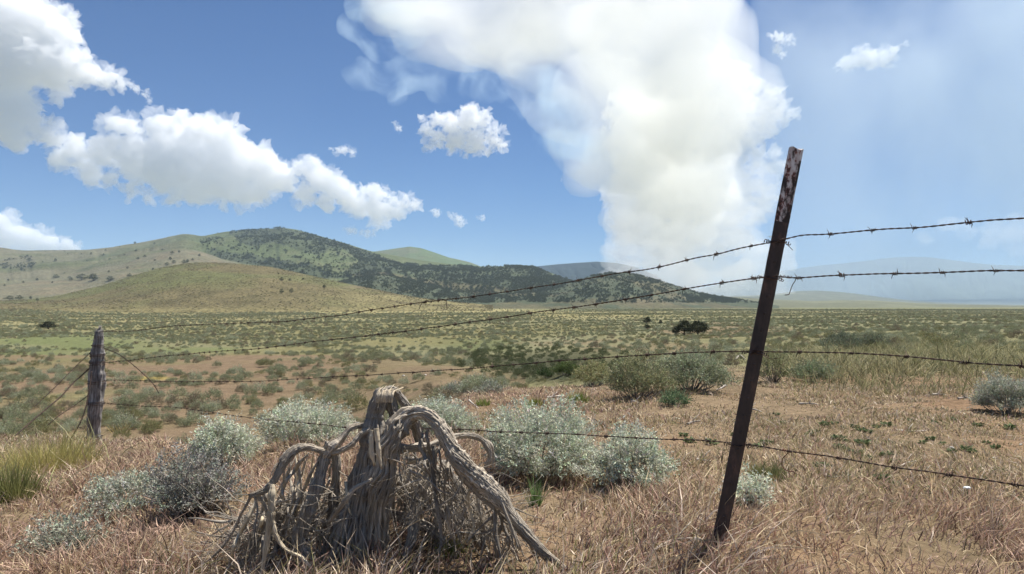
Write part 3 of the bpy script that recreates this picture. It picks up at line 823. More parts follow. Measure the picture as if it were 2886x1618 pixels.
DRYC = [(0.46, 0.32, 0.235), (0.53, 0.42, 0.26), (0.31, 0.19, 0.145), (0.64, 0.52, 0.40), (0.26, 0.24, 0.11)]
def red_mask(X, Y, Z): return np.ones(len(X))
g1 = grass_layer('dry_grass', [(1.5, 3.2, 8500, 0.10, 0.0040, 0.6), (3.2, 5.5, 5600, 0.09, 0.0050, 0.6), (5.5, 9, 2400, 0.075, 0.0075, 0.5), (9, 16, 760, 0.065, 0.011, 0.5)],
    DRYC, [0.30, 0.22, 0.18, 0.18, 0.12], 61)
tag(g1, 'reddish tan dry cheatgrass covering the near bank', 'grass')
def tall_mask(X, Y, Z):
    px, py = project(X, Y, Z)
    n = fbm(X / 2, Y / 2, oct=3, seed=77)
    a = np.clip(1.2 - ((px - 2330) / 420) ** 2 - ((py - 930) / 62) ** 2 + n * 0.5, 0, 1)
    b = np.clip(1.0 - ((px - 120) / 190) ** 2 - ((py - 1190) / 110) ** 2 + n * 0.3, 0, 1) * 0.5
    return np.clip(a + b, 0, 1)
g2 = grass_layer('tall_green_grass', [(4, 9, 500, 0.26, 0.006, 0.2), (9, 24, 290, 0.32, 0.009, 0.2)], [(0.25, 0.245, 0.115), (0.38, 0.335, 0.185), (0.18, 0.185, 0.085)], [0.35, 0.45, 0.2], 62, mask=tall_mask)
tag(g2, 'taller green grass standing on the flat right of the metal post', 'grass')

# ------------------------------------------------------------------ sagebrush over the range
def sage_density(px, py, X, Y):
    """plants per square metre"""
    n = fbm(X / 6, Y / 6, oct=3, seed=91); n2 = fbm(X / 30, Y / 40, oct=3, seed=92)
    r = np.hypot(X, Y)
    d = np.full(X.shape, 0.8) * np.clip(1 + n2 * 0.8, 0.3, 1.6)
    val = (px < 1330) & (py > 880)
    d = np.where(val, np.clip(0.72 + n * 1.3, 0.04, 1.7) * (0.7 + np.clip((py - 900) / 160, 0, 0.5)), d)
    def blob(x, y, rx, ry, v, s=1.0):
        nonlocal d
        w = np.clip(s * (1.4 - ((px - x) / rx) ** 2 - ((py - y) / ry) ** 2), 0, 1)
        d = d * (1 - w) + v * w
    blob(500, 925, 180, 14, 0.03); blob(520, 990, 130, 20, 0.05)
    blob(390, 905, 130, 10, 1.5); blob(120, 945, 130, 22, 1.3); blob(60, 1000, 120, 30, 0.8)
    blob(170, 862, 200, 18, 0.03); blob(520, 880, 250, 10, 0.06); blob(1040, 864, 180, 14, 0.05)
    blob(1060, 778, 480, 12, 0.05, 0.9)
    blob(1500, 905, 300, 40, 1.2, 0.9); blob(1440, 940, 120, 30, 1.5)
    blob(850, 990, 230, 55, 1.0, 0.7); blob(1850, 838, 130, 16, 0.10)
    blob(2150, 830, 600, 40, 0.95, 0.9)
    return d

def scatter_sage():
    pts = []
    for (y0, y1, mx) in [(10, 60, 1.7), (60, 160, 1.3), (160, 420, 0.40), (420, 900, 0.10)]:
        X, Y = scatter_area(y0, y1, mx, -0.74, 0.74)
        Z = ground_z(X, Y); px, py = project(X, Y, Z)
        d = sage_density(px, py, X, Y)
        if y0 >= 160: d = d * (0.42 if y0 < 400 else 0.12)
        ok = RNG.random(len(X)) < d / mx
        # keep the open near bank for the plants set there by hand
        near = (Z > -1.3) & (Y < 17) | ((px > 1320) & (Y < 15))
        grass = (px > 1950) & (Y < 19)
        ok &= ~near & ~grass & (Y < np.where(px < 1240, 560, 900))
        s = np.where(px < 1330, 0.40, 0.29) * np.exp(RNG.normal(size=len(X)) * 0.28)
        s = np.where(Y > 160, s * 1.35, s); s = np.where(Y > 420, s * 1.4, s)
        s = np.where((px > 1000) & (px < 1345) & (Y < 34), s * 0.62, s)
        s = s * np.where((py > 985) & (px < 1000), 1.12, 1)
        pts.append(np.stack([X, Y, Z, s, px, py], -1)[ok])
    return np.vstack(pts)
SG = scatter_sage()

def visible(p, h):
    """rough test that nothing of the ground hides the plant"""
    k = np.linspace(0.05, 0.97, 60)[None, :]
    top = p[:, 2:3] + h[:, None]
    X = p[:, 0:1] * k; Y = p[:, 1:2] * k; Zr = top * k
    return (Zr > ground_z(X, Y, micro=False) - 0.02).all(1)

SAGE_TONES = {
 'grey-green': (0.27, 0.28, 0.165), 'dull olive': (0.235, 0.22, 0.105), 'silvery': (0.35, 0.36, 0.24), 'brownish': (0.22, 0.185, 0.12), 'deep green': (0.115, 0.13, 0.06)}
BUSH = {}
for ti, (tn, tc) in enumerate(SAGE_TONES.items()):
    for v in range(2):
        me, pts_ = bush_mesh('sagebrush', 1.0, 0.72, 620, 7, 0.05, 0.024, np.array(tc), 200 + ti * 10 + v, lump=0.38, inner=0.45, low=0.1, var=0.2)
        me.materials.append(M_SAGE)
        BUSH[(tn, v)] = me
order = np.argsort(-(SG[:, 3] / SG[:, 1]))
vis = visible(SG[order[:1500]], SG[order[:1500], 3] * 0.6)
inframe = (SG[order[:1500], 4] > -20) & (SG[order[:1500], 4] < W + 20)
big = [i for i, v, f in zip(order[:1500], vis, inframe) if v and f][:276]
bigset = np.zeros(len(SG), bool); bigset[big] = True

def zone_of(px, py, X, Y):
    if px < 250: return ('low on the red slope' if py > 1020 else 'on the red slope' if py > 970 else 'on the flat') + (' at the left edge' if px < 110 else ' left of the wooden post')
    if px < 930:
        d_ = 'on near red soil, ' if py > 1010 else 'on red soil, ' if py > 955 else 'on far red soil, '
        return d_ + ('just right of the wooden post' if px < 390 else 'between wooden post and tall silver sagebrush' if px < 520 else 'straight above the tall silver sagebrush' if px < 650 else 'straight above the round silver sagebrush' if px < 850 else 'just left of the stump top')
    if px < 1320: return 'on the bare spur right of the stump top' if py < 1000 else 'on the slope just behind the stump top'
    if px < 1560: return 'in the dark gully'
    if px < 1900: return 'on the flat beyond the gully left of the metal post'
    return 'right of the metal post, ' + ('just past the tall grass' if py > 862 else 'far out on the plain') + (' at the right edge' if px > 2350 else '')
r_ = np.random.default_rng(5)
tones = list(SAGE_TONES)
med = np.median(SG[big, 3])
def tone_pick(px, py):
    if ((px - 1400) / 200) ** 2 + ((py - 920) / 38) ** 2 < 1: return 'deep green'
    if px > 1330: return tones[r_.choice(4, p=[0.5, 0.15, 0.25, 0.10])]
    return tones[r_.choice(4, p=[0.5, 0.22, 0.13, 0.15])]
for i in big:
    X, Y, Z, s, px, py = SG[i]
    tn = tone_pick(px, py)
    o = bpy.data.objects.new('sagebrush', BUSH[(tn, int(r_.integers(2)))])
    link(o)
    o.location = (X, Y, Z - 0.03); o.rotation_euler = (0, 0, r_.uniform(0, 6.28))
    o.scale = (s, s * r_.uniform(0.85, 1.15), s * r_.uniform(0.85, 1.2))
    size = 'large' if s > med * 1.18 else ('small' if s < med * 0.88 else 'mid-sized')
    lab = ' '.join(f'{size} {tn} sagebrush {zone_of(px, py, X, Y)}'.split()[:16])
    tag(o, lab, 'shrub', lab.replace('sagebrush', 'sagebrush bushes'))
    BUSH.setdefault('obj_' + tn, o)

def instancer(name, pts, scale, rotz, choice, meshes, material=None):
    """one object of uncountable plants: points with plants set on them"""
    ng = bpy.data.node_groups.new(name + '_nodes', 'GeometryNodeTree')
    ng.interface.new_socket('Geometry', in_out='INPUT', socket_type='NodeSocketGeometry')
    ng.interface.new_socket('Geometry', in_out='OUTPUT', socket_type='NodeSocketGeometry')
    N, L = ng.nodes, ng.links
    gi = N.new('NodeGroupInput'); go = N.new('NodeGroupOutput')
    join = N.new('GeometryNodeJoinGeometry')
    at = N.new('GeometryNodeInputNamedAttribute'); at.data_type = 'INT'; at.inputs[0].default_value = 'which'
    sc = N.new('GeometryNodeInputNamedAttribute'); sc.data_type = 'FLOAT_VECTOR'; sc.inputs[0].default_value = 'size'
    ro = N.new('GeometryNodeInputNamedAttribute'); ro.data_type = 'FLOAT_VECTOR'; ro.inputs[0].default_value = 'turn'
    for k, src in enumerate(meshes):
        oi = N.new('GeometryNodeObjectInfo'); oi.inputs[0].default_value = src; oi.transform_space = 'ORIGINAL'
        oi.inputs[1].default_value = True
        cmp_ = N.new('FunctionNodeCompare'); cmp_.data_type = 'INT'; cmp_.operation = 'EQUAL'
        L.new(at.outputs[0], cmp_.inputs[2]); cmp_.inputs[3].default_value = k
        ip = N.new('GeometryNodeInstanceOnPoints')
        L.new(gi.outputs[0], ip.inputs['Points']); L.new(cmp_.outputs[0], ip.inputs['Selection'])
        L.new(oi.outputs['Geometry'], ip.inputs['Instance'])
        L.new(sc.outputs[0], ip.inputs['Scale'])
        L.new(ro.outputs[0], ip.inputs['Rotation'])
        L.new(ip.outputs[0], join.inputs[0])
    L.new(join.outputs[0], go.inputs[0])
    me = bpy.data.meshes.new(name)
    me.vertices.add(len(pts)); me.vertices.foreach_set('co', np.ascontiguousarray(pts, np.float32).reshape(-1))
    a = me.attributes.new('which', 'INT', 'POINT'); a.data.foreach_set('value', np.asarray(choice, np.int32))
    a = me.attributes.new('size', 'FLOAT_VECTOR', 'POINT'); a.data.foreach_set('vector', np.ascontiguousarray(scale, np.float32).reshape(-1))
    a = me.attributes.new('turn', 'FLOAT_VECTOR', 'POINT')
    tv = np.zeros((len(pts), 3), np.float32); tv[:, 2] = rotz
    a.data.foreach_set('vector', tv.reshape(-1))
    o = obj(name, me, None)
    md = o.modifiers.new('plants', 'NODES'); md.node_group = ng
    return o

rest = SG[~bigset]
nr = len(rest)
srcs = [BUSH['obj_' + t] for t in tones if 'obj_' + t in BUSH]
pick = r_.choice(4, nr, p=[0.5, 0.2, 0.18, 0.12])
if len(srcs) > 4: pick = np.where(((rest[:, 4] - 1370) / 230) ** 2 + ((rest[:, 5] - 915) / 42) ** 2 < 1, 4, pick)
sv = rest[:, 3:4] * r_.uniform(0.8, 1.2, (nr, 3))
o = instancer('sagebrush_cover', rest[:, :3] - np.array([0, 0, 0.03]), sv, r_.uniform(0, 6.28, nr), pick, srcs)
tag(o, 'distant sagebrush covering the valley floor and the plain out to the hills', 'sagebrush cover', kind='stuff')
print('SAGE', len(SG), len(big))

# ------------------------------------------------------------------ junipers
JUNC = np.array((0.10, 0.112, 0.058))
BARK = noise_mat('juniper_bark', (0.10, 0.07, 0.05), (0.22, 0.17, 0.13), 30)
def juniper_parts(seed, nclus=260, w=1.0, h=1.0, tone=1.0):
    """unit-high juniper: rounded, dense, a little pointed, branches to the ground"""
    r = np.random.default_rng(seed)
    p, v, k = dome_points(nclus, w / 2, w / 2, 0.5, 0.32, seed, 0.5, 0.75)
    p[:, 2] = p[:, 2] * h + h * 0.5
    p[:, :2] *= np.clip(1.15 - 0.5 * np.clip(p[:, 2:3] / h, 0, 1), 0.4, 1.2)
    gap = fbm(p[:, 0] * 6, p[:, 1] * 6, p[:, 2] * 6 + seed, oct=2, seed=seed)
    p, v = p[gap > -0.4], v[gap > -0.4]; n = len(p)
    nl = 8
    cc = JUNC[None] * tone * (1 + 0.3 * r.normal(size=(n, 1)))
    B = np.repeat(p, nl, 0) + r.normal(size=(n * nl, 3)) * 0.035
    d = np.repeat(v, nl, 0) + np.array([0, 0, 0.5]) + 0.9 * r.normal(size=(n * nl, 3))
    V, Q, C = leaves(B, d, r.uniform(0.05, 0.10, n * nl), r.uniform(0.02, 0.04, n * nl), np.repeat(cc, nl, 0))
    me = mesh('crown', V, [Q], col=C, smooth=False); me.materials.append(M_JUN)
    mb = MB()
    mb.tube(spline([(0, 0, -0.03), (0.01, 0.01, 0.3), (-0.01, 0, 0.75)], 6), np.linspace(0.045, 0.008, 6), sides=7, ridge=0.3, seed=seed)
    for j in range(6):
        a = r.uniform(0, 6.28); z = r.uniform(0.05, 0.4)
        mb.tube(spline([(0, 0, z), (0.15 * math.cos(a), 0.15 * math.sin(a), z + 0.1), (0.32 * math.cos(a), 0.32 * math.sin(a), z + 0.22)], 5), np.linspace(0.018, 0.004, 5), sides=5, seed=j)
    tr = mb.mesh('trunk'); tr.materials.append(BARK)
    return me, tr
JV = [juniper_parts(300 + k, 260, w) for k, w in enumerate((0.95, 1.15, 0.8))]
JVD = [juniper_parts(320 + k, 420, w, tone=0.42) for k, w in enumerate((0.95, 1.15, 0.8))]
def juniper(p, hm, wm, v, label, group=None, sink=0.0, JV=JV):
    root = empty('juniper_tree', (p[0], p[1], p[2] - sink))
    root.scale = (wm, wm, hm); root.rotation_euler = (0, 0, r_.uniform(0, 6.28))
    c = bpy.data.objects.new('crown', JV[v][0]); link(c).parent = root
    t = bpy.data.objects.new('trunk', JV[v][1]); link(t).parent = root
    tag(root, label, 'tree', group)
    return root
for k, (px, py, wp, hp, lab) in enumerate([
    (1722, 843, 46, 31, 'left one of the touching dark junipers on the plain left of the metal post'),
    (1756, 844, 44, 33, 'right one of the touching dark junipers on the plain left of the metal post'),
    (1700, 841, 22, 16, 'low dark juniper shrub at the left foot of the pair of junipers'),
    (1628, 814, 20, 14, 'small dark juniper on the plain, the upper of two one above the other'),
    (1627, 829, 15, 11, 'small dark juniper on the plain, the lower of two one above the other'),
    (1662, 815, 10, 9, 'tiny juniper between the small stacked pair and the big pair'),
    (122, 828, 40, 16, 'dark round juniper alone on the flat above the wooden post'),
    (2095, 853, 14, 12, 'small olive juniper on the plain just right of the metal post')]):
    g = hit(px, py); Y = g[1]
    juniper(g, hp * Y / F * 1.15, wp * Y / F * 1.1, k % 3, lab, sink=0.05, JV=JVD)

# trees on the hills, set on the hill surfaces
def on_hill(Hd, n, fn, seed):
    """random points of the front of a hill, kept where fn(px,py) says"""
    r = np.random.default_rng(seed)
    V, PX, PY, T = Hd['V'], Hd['px'], Hd['py'], Hd['T']
    a, b = T.shape
    m = int((T[:, 0] <= 1.03).sum())
    out = []
    i = r.uniform(3, m - 1.01, n); j = r.uniform(0, b - 1.01, n)
    i0, j0 = i.astype(int), j.astype(int); fi, fj = (i - i0)[:, None], (j - j0)[:, None]
    p = V[i0, j0] * (1 - fi) * (1 - fj) + V[i0 + 1, j0] * fi * (1 - fj) + V[i0, j0 + 1] * (1 - fi) * fj + V[i0 + 1, j0 + 1] * fi * fj
    px, py = project(p[:, 0], p[:, 1], p[:, 2])
    keep = (r.random(n) < fn(px, py)) & (px > -60) & (px < W + 60)
    return p[keep], px[keep], py[keep]

def d_mount(px, py):
    w = woodmask(px, py)
    n = fbm(px / 25, py / 12, oct=3, seed=53)
    speck = inpoly(px, py, [(500, 600), (590, 590), (700, 612), (850, 622), (900, 660), (880, 700), (800, 690), (640, 650), (520, 640)]) * np.clip(0.17 + n * 0.3, 0.01, 1)
    speck2 = inpoly(px, py, [(1040, 672), (1215, 674), (1290, 690), (1230, 740), (1100, 745), (1040, 715)]) * 0.5
    thin = inpoly(px, py, [(330, 690), (420, 640), (540, 610), (560, 650), (520, 665), (420, 672)]) * 0.05 + (px < 560) * 0.0035
    scr = inpoly(px, py, [(0, 655), (75, 640), (95, 668), (60, 682), (0, 675)]) * 0.18
    return np.clip(np.maximum.reduce([w * (0.55 + n * 0.5), speck, speck2, thin, scr]), 0, 1)
def d_dark(px, py):
    n = fbm(px / 22, py / 12, oct=3, seed=54)
    return np.clip(0.42 + n * 0.9, 0.08, 1) * (py < 762)
LT = []
for Hd, n, fn, sd_, h0 in [(H_mount, 60000, d_mount, 71, 3.9), (H_dark, 22000, d_dark, 72, 2.3), (H_mid, 22000, d_dark, 73, 2.3)]:
    p, px, py = on_hill(Hd, n, fn, sd_)
    LT.append(np.column_stack([p, px, py, np.full(len(p), h0)]))
# single trees on the open hillsides: photo positions
SING = [(45,745,1.5),(22,749,1.6),(72,742,1.0),(93,757,1.0),(178,707,1.1),(120,700,.9),(141,702,1.4),(176,700,.8),(92,706,.9),(160,690,.7),(205,705,2.0),(237,706,2.4),(275,704,1.6),(325,695,1.2),(386,682,1.0),
  (272,687,.8),(320,676,.8),(388,658,.9),(345,653,.9),(362,648,.9),(430,654,1.1),(437,662,1.2),(462,662,1.3),(470,660,1.2),(485,656,.9),(433,640,1.),(452,636,.9),(410,632,.8),(408,620,.8),(520,621,.7),(576,621,.7),(600,618,.7),(338,614,.9),(387,615,.8),(12,676,1.1),(140,657,1.0),(231,640,.7),(420,668,1.1),(500,645,.9),(540,630,.8),(555,615,.8),(20,705,.7),(10,720,.8),(60,712,.7),(130,712,.7)]
NEARS = [(709,739,1.3),(733,736,1.2),(815,725,1.2),(710,708,1.3),(728,707,.8),(763,704,.8),(924,726,1.1),(699,690,.6)]
def on_surface(Hd, px, py):
    m = int((Hd['T'][:, 0] <= 1.0).sum())
    d = np.hypot(Hd['px'][:m] - px, (Hd['py'][:m] - py) * 2)
    k = np.unravel_index(np.argmin(d), d.shape)
    return Hd['V'][k]
def side(px, py):
    w = ('far left edge' if px < 110 else 'left' if px < 300 else 'middle' if px < 480 else 'right end')
    return w
for k, (px, py, s) in enumerate(NEARS):
    p = on_surface(H_near, px, py)
    juniper(p, 3.0 * s, 3.0 * s, k % 3, ['left tree of two dark junipers low on the brown near hill', 'right tree of two dark junipers low on the brown near hill', 'lone dark juniper on the right shoulder of the brown near hill', 'wide juniper highest on the brown near hill', 'small juniper just right of the wide highest one on the near hill', 'faint small juniper near the crest of the brown near hill', 'juniper at the tapering right end of the near hill', 'tiniest juniper at the middle of the near hill'][k], sink=0.2)
def nrst(px, py):
    if py > 735: return 'on the foot of the grey hill at the far left'
    if py > 692: return 'on the grey lower slope left of the brown hill'
    if py > 645: return 'where the grey foothill meets the brown hill' if px > 300 else 'on the upper grey slope at left'
    return 'on the grassy ridge left of the wooded mountain'
for k, (px, py, s) in enumerate(SING):
    use = H_spur if py > np.interp(px, [0, 60, 120, 200, 260, 300, 350, 400, 450, 500, 540, 600], [706, 700, 692, 679, 663, 653, 640, 632, 628, 634, 645, 662]) + 3 else H_mount
    if (px, py) in ((45, 745), (22, 749), (72, 742), (93, 757)): use = H_near
    p = on_surface(use, px, py)
    hgt = s * 7.5 * p[1] / F
    wide = 1.7 if s > 1.35 else 1.15
    lab = f"{'wide' if s > 1.35 else 'round' if s > 0.95 else 'tiny'} dark juniper {nrst(px, py)}"
    juniper(p, hgt, hgt * wide, k % 3, lab, lab.replace('juniper', 'junipers'), sink=0.3)
LT = np.vstack(LT)
pn, pxn, pyn = on_hill(H_near, 26000, lambda a, b: np.clip(0.45 + fbm(a / 40, b / 8, oct=3, seed=93) * 0.7, 0.05, 1) * (a > -40), 74)
rq = np.random.default_rng(99); sn = rq.uniform(0.5, 1.1, (len(pn), 1))
o = instancer('hillside_scrub', pn - np.array([0, 0, 0.1]), sn * np.array([1.2, 1.2, 0.8]), rq.uniform(0, 6.28, len(pn)), rq.integers(0, 2, len(pn)), [BUSH['obj_dull olive'], BUSH['obj_brownish']])
tag(o, 'low sagebrush scrub covering the brown near hill', 'scrub', kind='stuff')
r2 = np.random.default_rng(77)
LT[:, 5] *= np.exp(r2.normal(size=len(LT)) * 0.25)
# the ones that show largest as trees of their own
app = LT[:, 5] / LT[:, 1]
idx = np.argsort(-app)
ind = idx[:238]
def wzone(px, py):
    hz_ = ' near the crest' if py < np.interp(px, [500, 700, 870, 1000, 1150, 1340, 1440, 1530, 1580, 1680, 1760], [605, 582, 620, 655, 675, 685, 715, 696, 696, 720, 742]) + 8 else (' at the foot' if py > 738 else '')
    a, b, nm = (1440, 1800, 'the wooded hill below the smoke') if px > 1440 else (1130, 1440, 'the dark foothill right of the near hill') if px > 1130 else (850, 1130, 'the dark foothill behind the near hill') if px > 850 else (450, 850, 'the speckled mountain side')
    f = (px - a) / (b - a)
    return ('left on ' if f < 0.34 else 'midway on ' if f < 0.67 else 'right on ') + nm + hz_
def wzone_old(px, py):
    if px > 1440: return 'on the wooded hill below the smoke'
    if px > 1130: return 'on the dark foothill right of the near hill'
    if px > 850: return 'on the dark foothill behind the near hill'
    return 'on the speckled side of the mountain'
for i in ind:
    x, y, z, px, py, h = LT[i]
    o = bpy.data.objects.new('juniper_tree', JV[int(r2.integers(3))][0]); link(o)
    o.location = (x, y, z - 0.3); w = h * r2.uniform(0.9, 1.4); o.scale = (w, w, h); o.rotation_euler = (0, 0, r2.uniform(0, 6.28))
    tag(o, f'dark juniper {wzone(px, py)}', 'tree', f'junipers {wzone(px, py)}')
    last_j = o
restj = np.delete(LT, ind, axis=0)
srcj = []
for v in range(3):
    for q in SC.objects:
        if q.type == 'MESH' and q.data is JV[v][0] and q.get('category') == 'tree': srcj.append(q); break
hh = restj[:, 5:6]; ww = hh * r2.uniform(0.9, 1.4, hh.shape)
o = instancer('juniper_woodland', restj[:, :3] - np.array([0, 0, 0.3]), np.hstack([ww, ww, hh]), r2.uniform(0, 6.28, len(restj)), r2.integers(0, len(srcj), len(restj)), srcj)
tag(o, 'dark juniper woodland covering the mountain sides', 'woodland', kind='stuff')
print('JUN', len(LT))

# ------------------------------------------------------------------ the fence
def fence_Y(px):
    """forward distance of the fence line in a direction (line through the two posts)"""
    u = (np.asarray(px, float) - W / 2) / F
    return 2.835 / (0.913 + u)

RUST = noise_mat('rusty_wire', (0.035, 0.028, 0.025), (0.12, 0.075, 0.055), 60, rough=0.7, metallic=0.4, bump=0.3, dist=0.0003)
RUST_R = noise_mat('red_rusty_wire', (0.10, 0.035, 0.022), (0.16, 0.07, 0.05), 60, rough=0.75, metallic=0.2, bump=0.3, dist=0.0003)

def resample(P3, step):
    s = np.concatenate([[0], np.cumsum(np.linalg.norm(np.diff(P3, axis=0), axis=1))])
    n = max(3, int(s[-1] / step))
    t = np.linspace(0, s[-1], n)
    return np.stack([np.interp(t, s, P3[:, k]) for k in range(3)], -1), t

def frames(Q):
    T = norm(np.gradient(Q, axis=0)); up = np.array([0, 0, 1.0])
    A = norm(np.cross(T, up)); B = np.cross(A, T)
    return T, A, B

def barb_mesh(seed):
    """two wraps round the wire with four sharp ends"""
    r = np.random.default_rng(seed); mb = MB()
    for k in (0, 1):
        x0 = (k - 0.5) * 0.006
        th = np.linspace(0, 2 * math.pi * 1.4, 14) + k * 2.2 + r.uniform(0, 1)
        pts = np.stack([x0 + np.linspace(-0.003, 0.003, 14), np.cos(th) * 0.0036, np.sin(th) * 0.0036], -1)
        e0 = pts[0] + np.array([r.uniform(-.003, 0), pts[0][1] * 2.6, pts[0][2] * 2.6 + 0.0]) + np.array([-.002, -pts[0][2], pts[0][1]]) * 1.4
        e1 = pts[-1] + np.array([0.003, pts[-1][1] * 2.4, pts[-1][2] * 2.4]) + np.array([.002, -pts[-1][2], pts[-1][1]]) * -1.4
        pts = np.vstack([e0, pts, e1])
        rad = np.full(len(pts), 0.0011); rad[0] = rad[-1] = 0.0003
        mb.tube(pts, rad, sides=5)
    me = mb.mesh('barb'); me.materials.append(RUST); return me
BARBS = [barb_mesh(k) for k in range(5)]

def wire(ctrl, label, depth=None, dy=0.012, rad=0.00125, barb=0.125, seed=0, barbed=True, group='barbed wires of the fence', mat_=None, name='barbed_wire', sag=0.0, ends=()):
    ctrl = np.array(ctrl, float)
    n = 60 * len(ctrl)
    c = spline(ctrl[:, :2], n)
    Y = (fence_Y(c[:, 0]) if depth is None else np.interp(np.linspace(0, 1, n), np.linspace(0, 1, len(depth)), depth)) + dy
    P3 = P(c[:, 0], c[:, 1], Y)
    Q, t = resample(P3, 0.006)
    r = np.random.default_rng(seed)
    Q = Q + 0.0012 * np.stack([vnoise(t * 7, 0 * t, seed=seed), vnoise(t * 7, 0 * t + 5, seed=seed), vnoise(t * 9, 0 * t + 9, seed=seed)], -1)
    T, A, B = frames(Q)
    root = empty(name, tuple(Q[0]))
    o0 = Q[0]
    mb = MB()
    for k in (0, 1):
        ph = t / 0.042 * 2 * math.pi + k * math.pi
        q = Q - o0 + A * (np.cos(ph) * rad * 1.05)[:, None] + B * (np.sin(ph) * rad * 1.05)[:, None]
        mb.tube(q, np.full(len(q), rad), sides=5)
    obj('strand', mb.mesh('strand'), mat_ or RUST, root)
    if barbed:
        s = r.uniform(0.03, 0.1); k = 0
        while s < t[-1] and k < 98:
            i = min(int(np.searchsorted(t, s)), len(Q) - 1)
            px, py = project(*Q[i])
            if -20 < px < W + 20:
                b = bpy.data.objects.new('barb', BARBS[int(r.integers(5))]); link(b); b.parent = root
                b.location = Q[i] - o0
                q = Vector(T[i]).to_track_quat('X', 'Z'); b.rotation_mode = 'QUATERNION'
                from mathutils import Quaternion
                b.rotation_quaternion = q @ Quaternion((1, 0, 0), r.uniform(0, 6.28))
                sc = r.uniform(0.9, 1.35); b.scale = (sc, sc, sc)
                k += 1
            s += barb * r.uniform(0.85, 1.15)
    for (pts, rr) in ends:
        e = np.array(pts, float)
        c2 = spline(e, 14)
        P2 = P(c2[:, 0], c2[:, 1], fence_Y(c2[:, 0]) + dy + (c2[:, 2] if e.shape[1] > 2 else 0))
        mb = MB(); mb.tube(P2 - o0, np.full(len(P2), rr), sides=6)
        obj('loose_end', mb.mesh('loose_end'), mat_ or RUST, root)
    tag(root, label, 'barbed wire' if barbed else 'wire', group)
    return root

W1 = [(256,833),(300,833),(340,832),(410,823),(470,818),(600,813),(720,808),(800,799),(870,791),(930,780),(1000,770),(1060,761),(1140,752),(1250,738),(1350,722),(1430,710),(1520,693),(1640,675),(1745,650),(1805,639),(1865,624),(1945,609),(1975,601),(2020,591),(2075,589),(2155,583),(2230,577),(2315,573),(2400,564),(2500,553),(2576,548),(2700,538),(2900,522)]
W2 = [(258,913),(330,906),(400,897),(480,890),(560,883),(640,878),(720,868),(800,858),(900,847),(960,840),(1050,829),(1150,815),(1250,801),(1350,785),(1450,772),(1550,757),(1650,740),(1750,722),(1840,708),(1920,697),(1955,695),(2000,698),(2080,694),(2200,690),(2300,688),(2400,685),(2500,681),(2576,680),(2700,676),(2900,668)]
W3 = [(252,956),(340,957),(420,960),(520,960),(640,959),(740,954),(840,948),(950,942),(1060,935),(1180,927),(1300,917),(1400,908),(1500,901),(1600,894),(1700,889),(1800,885),(1890,884),(1960,885),(2060,887),(2160,890),(2260,896),(2360,905),(2460,914),(2576,921),(2700,930),(2900,946)]
W4 = [(248,1012),(300,1017),(370,1022),(430,1024),(520,1035),(590,1046),(650,1053),(700,1058),(810,1068),(870,1075),(1000,1078),(1150,1080),(1250,1086),(1350,1089),(1450,1093),(1560,1099),(1660,1104),(1760,1108),(1850,1115),(1900,1120),(1975,1133),(2060,1145),(2160,1160),(2250,1176),(2350,1188),(2450,1203),(2576,1222),(2700,1240),(2900,1270)]
def wrapc(a, b, amp, seed):
    """a spliced stretch: tail wound round the wire"""
    x = np.linspace(a[0], b[0], 14); y = np.interp(x, [a[0], b[0]], [a[1], b[1]]) + amp * np.sin(np.arange(14) * 2.1 + seed)
    return np.stack([x, y], -1)
wire(W1, 'topmost barbed wire, spliced above the near hill and tied to the metal post', seed=1,
     ends=[([(1055,777),(1060,765),(1072,757),(1090,753)], 0.0014), ([(1125,778),(1123,764),(1120,754),(1100,752)], 0.0014), (wrapc((1060,760), (1140,752), 4, 0), 0.0013),
           ([(1962,600),(1972,608),(1984,619),(1994,629)], 0.0011), ([(1960,601),(1945,605),(1938,609)], 0.0012)])
wire(W2, 'second barbed wire from the top, long hooked tail right of the metal post', seed=2,
     ends=[([(935,848),(938,838),(933,828)], 0.0013), (wrapc((920,845), (1000,836), 4, 1), 0.0013), ([(1952,694),(1962,699),(1970,704)], 0.0012),
           ([(1985,698),(1998,699),(2002,703),(1993,718),(1987,735),(1984,741),(1974,742)], 0.0012), (wrapc((1950,693), (1992,697), 3, 2), 0.0013)])
wire(W3, 'third barbed wire from the top, slack and level with the sagebrush', seed=3, barb=0.14,
     ends=[([(1912,887),(1925,896),(1940,903),(1958,900)], 0.0012)])
wire(W4, 'lowest barbed wire, passing behind the stump, with a curled red tail', seed=4, barb=0.14, dy=0.014)
